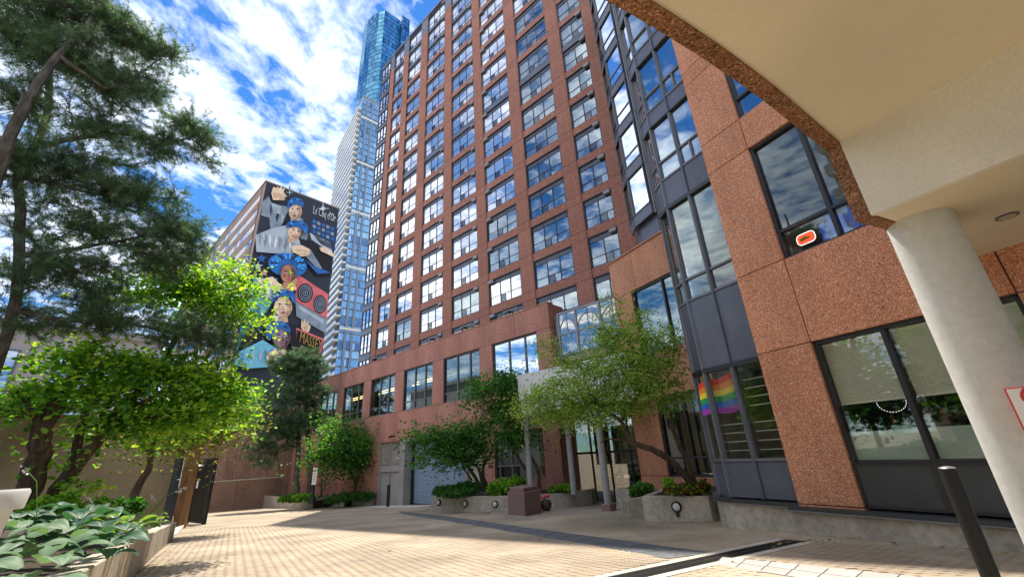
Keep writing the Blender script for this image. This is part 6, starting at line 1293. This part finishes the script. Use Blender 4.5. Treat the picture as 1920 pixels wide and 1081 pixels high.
off = lB; e_ = cB - lB; L_ = np.linalg.norm(e_); e_ /= L_; nn = np.array([e_[1], -e_[0]]); 
if nn.dot(-lB) < 0: nn = -nn
sl_ = MB().prism([tuple(e_ * 1.0), tuple(e_ * (L_ - .2)), tuple(e_ * (L_ - .2) + nn * 1.6), tuple(e_ * 1.0 + nn * 1.6)], -.15, .5, M_CON_W).mesh('balcony')
ra_ = MB().prism([tuple(e_ * 1.0 + nn * 1.5), tuple(e_ * (L_ - .2) + nn * 1.5), tuple(e_ * (L_ - .2) + nn * 1.6), tuple(e_ * 1.0 + nn * 1.6)], .5, 1.3, M_RESG[2]).mesh('railing')
for k in range(4, 50):
    q = put('balcony', sl_, bt, (0, 0, 3.0 * k - .1)); put('railing', ra_, q)
e2_ = rB - cB; L2 = np.linalg.norm(e2_); e2_ /= L2; n2_ = np.array([e2_[1], -e2_[0]]); n2_ = n2_ if n2_.dot(-cB) > 0 else -n2_
for k in range(6): MB().prism([tuple(cB - off), tuple(cB - off + e2_ * L2 * 1.6), tuple(cB - off + e2_ * L2 * 1.6 + n2_ * .4), tuple(cB - off + n2_ * .4)], 22 + 24 * k, 22.9 + 24 * k, M_CON_W).obj('floor_band', bt)
for t in (.28, .66): MB().prism([tuple(cB - off + e2_ * L2 * t), tuple(cB - off + e2_ * L2 * (t + .14)), tuple(cB - off + e2_ * L2 * (t + .14) + n2_ * .3), tuple(cB - off + e2_ * L2 * t + n2_ * .3)], 0, HB - 2, mat('blue grey stripe', (.16, .22, .32), .5)).obj('wall_stripe', bt)
# --- pale house behind the tan wall at the far left
ph = dpt(20, 680, 34); hb_ = empty('pale_building', 'pale rendered building with grey framed window glimpsed behind the left pine', 'building', (ph[0], ph[1], 0), math.atan2(-nT[1], -nT[0]))
M_PALE = grain('pale render', [(.42, .40, .42), (.50, .48, .50)], 2, .85, bump=.05)
MB().box(-6, 14, -12, 0, -2, 9.4, M_PALE).obj('wall', hb_)
for x in (-3.5, -.2, 3.2, 6.6, 10): 
    w_ = MB().box(x, x + 2.0, .01, .09, 3.2, 8.2, M_FRAME_G).obj('window', hb_)
    for k in range(2): MB().box(x + .08 + k * .96, x + .98 + k * .90, .09, .11, 3.3, 8.1, G_FAR).obj('pane', w_)
MB().box(-6.2, 14.2, -12.2, .2, 9.4, 9.8, M_PALE).obj('roof', hb_)
# --- the block across the driveway, behind the camera: it is what the near windows mirror
op = -nR * 30.0 - uR * 10
ob_ = frame_empty('opposite_building', 'pale balconied block across the driveway, mirrored in the near windows', 'building', op, -uR)
G_OPP = glass('opposite window', .3, (.8, .9, 1), (.05, .06, .06))
MB().box(-26, 30, -14, 0, -1, 30, M_PALE).obj('wall', ob_)
for k in range(10):
    MB().box(-26, 30, 0, 1.6, 2.9 + 2.9 * k, 3.1 + 2.9 * k, M_CON_W).obj('balcony', ob_)
    MB().box(-26, 30, 1.5, 1.6, 3.1 + 2.9 * k, 4.1 + 2.9 * k, M_PALE).obj('railing', ob_)
    for x in range(-25, 29, 4): MB().box(x, x + 2.6, 0.01, .08, .5 + 2.9 * k, 2.6 + 2.9 * k, G_OPP).obj('window', ob_)
for k, (a_, d_) in enumerate(((-72, 17), (-86, 15), (-99, 14), (-113, 15), (-128, 17))):
    p_ = dirv(a_) * d_; bl_t = [(np.array([p_[0] + random.uniform(-1, 1), p_[1] + random.uniform(-1, 1), 3.2 + q * .9]), np.array([1.9 - .25 * q, 1.9 - .25 * q, .9])) for q in range(4)]
    b0 = np.array([p_[0], p_[1], .3]); broad_tree('garden_tree', 'leafy garden tree outside the picture, %s along the driveway' % ('first', 'second', 'third', 'fourth', 'last')[k], b0, [([b0, b0 + [0, .1, 2], b0 + [.2, 0, 4.5]], .16, .06)], bl_t, 90, 3600, .3, GREENS['dark'], [.3, .4, .3], M_BARK, csize=1.3, tw=.03, group='garden trees outside the picture')
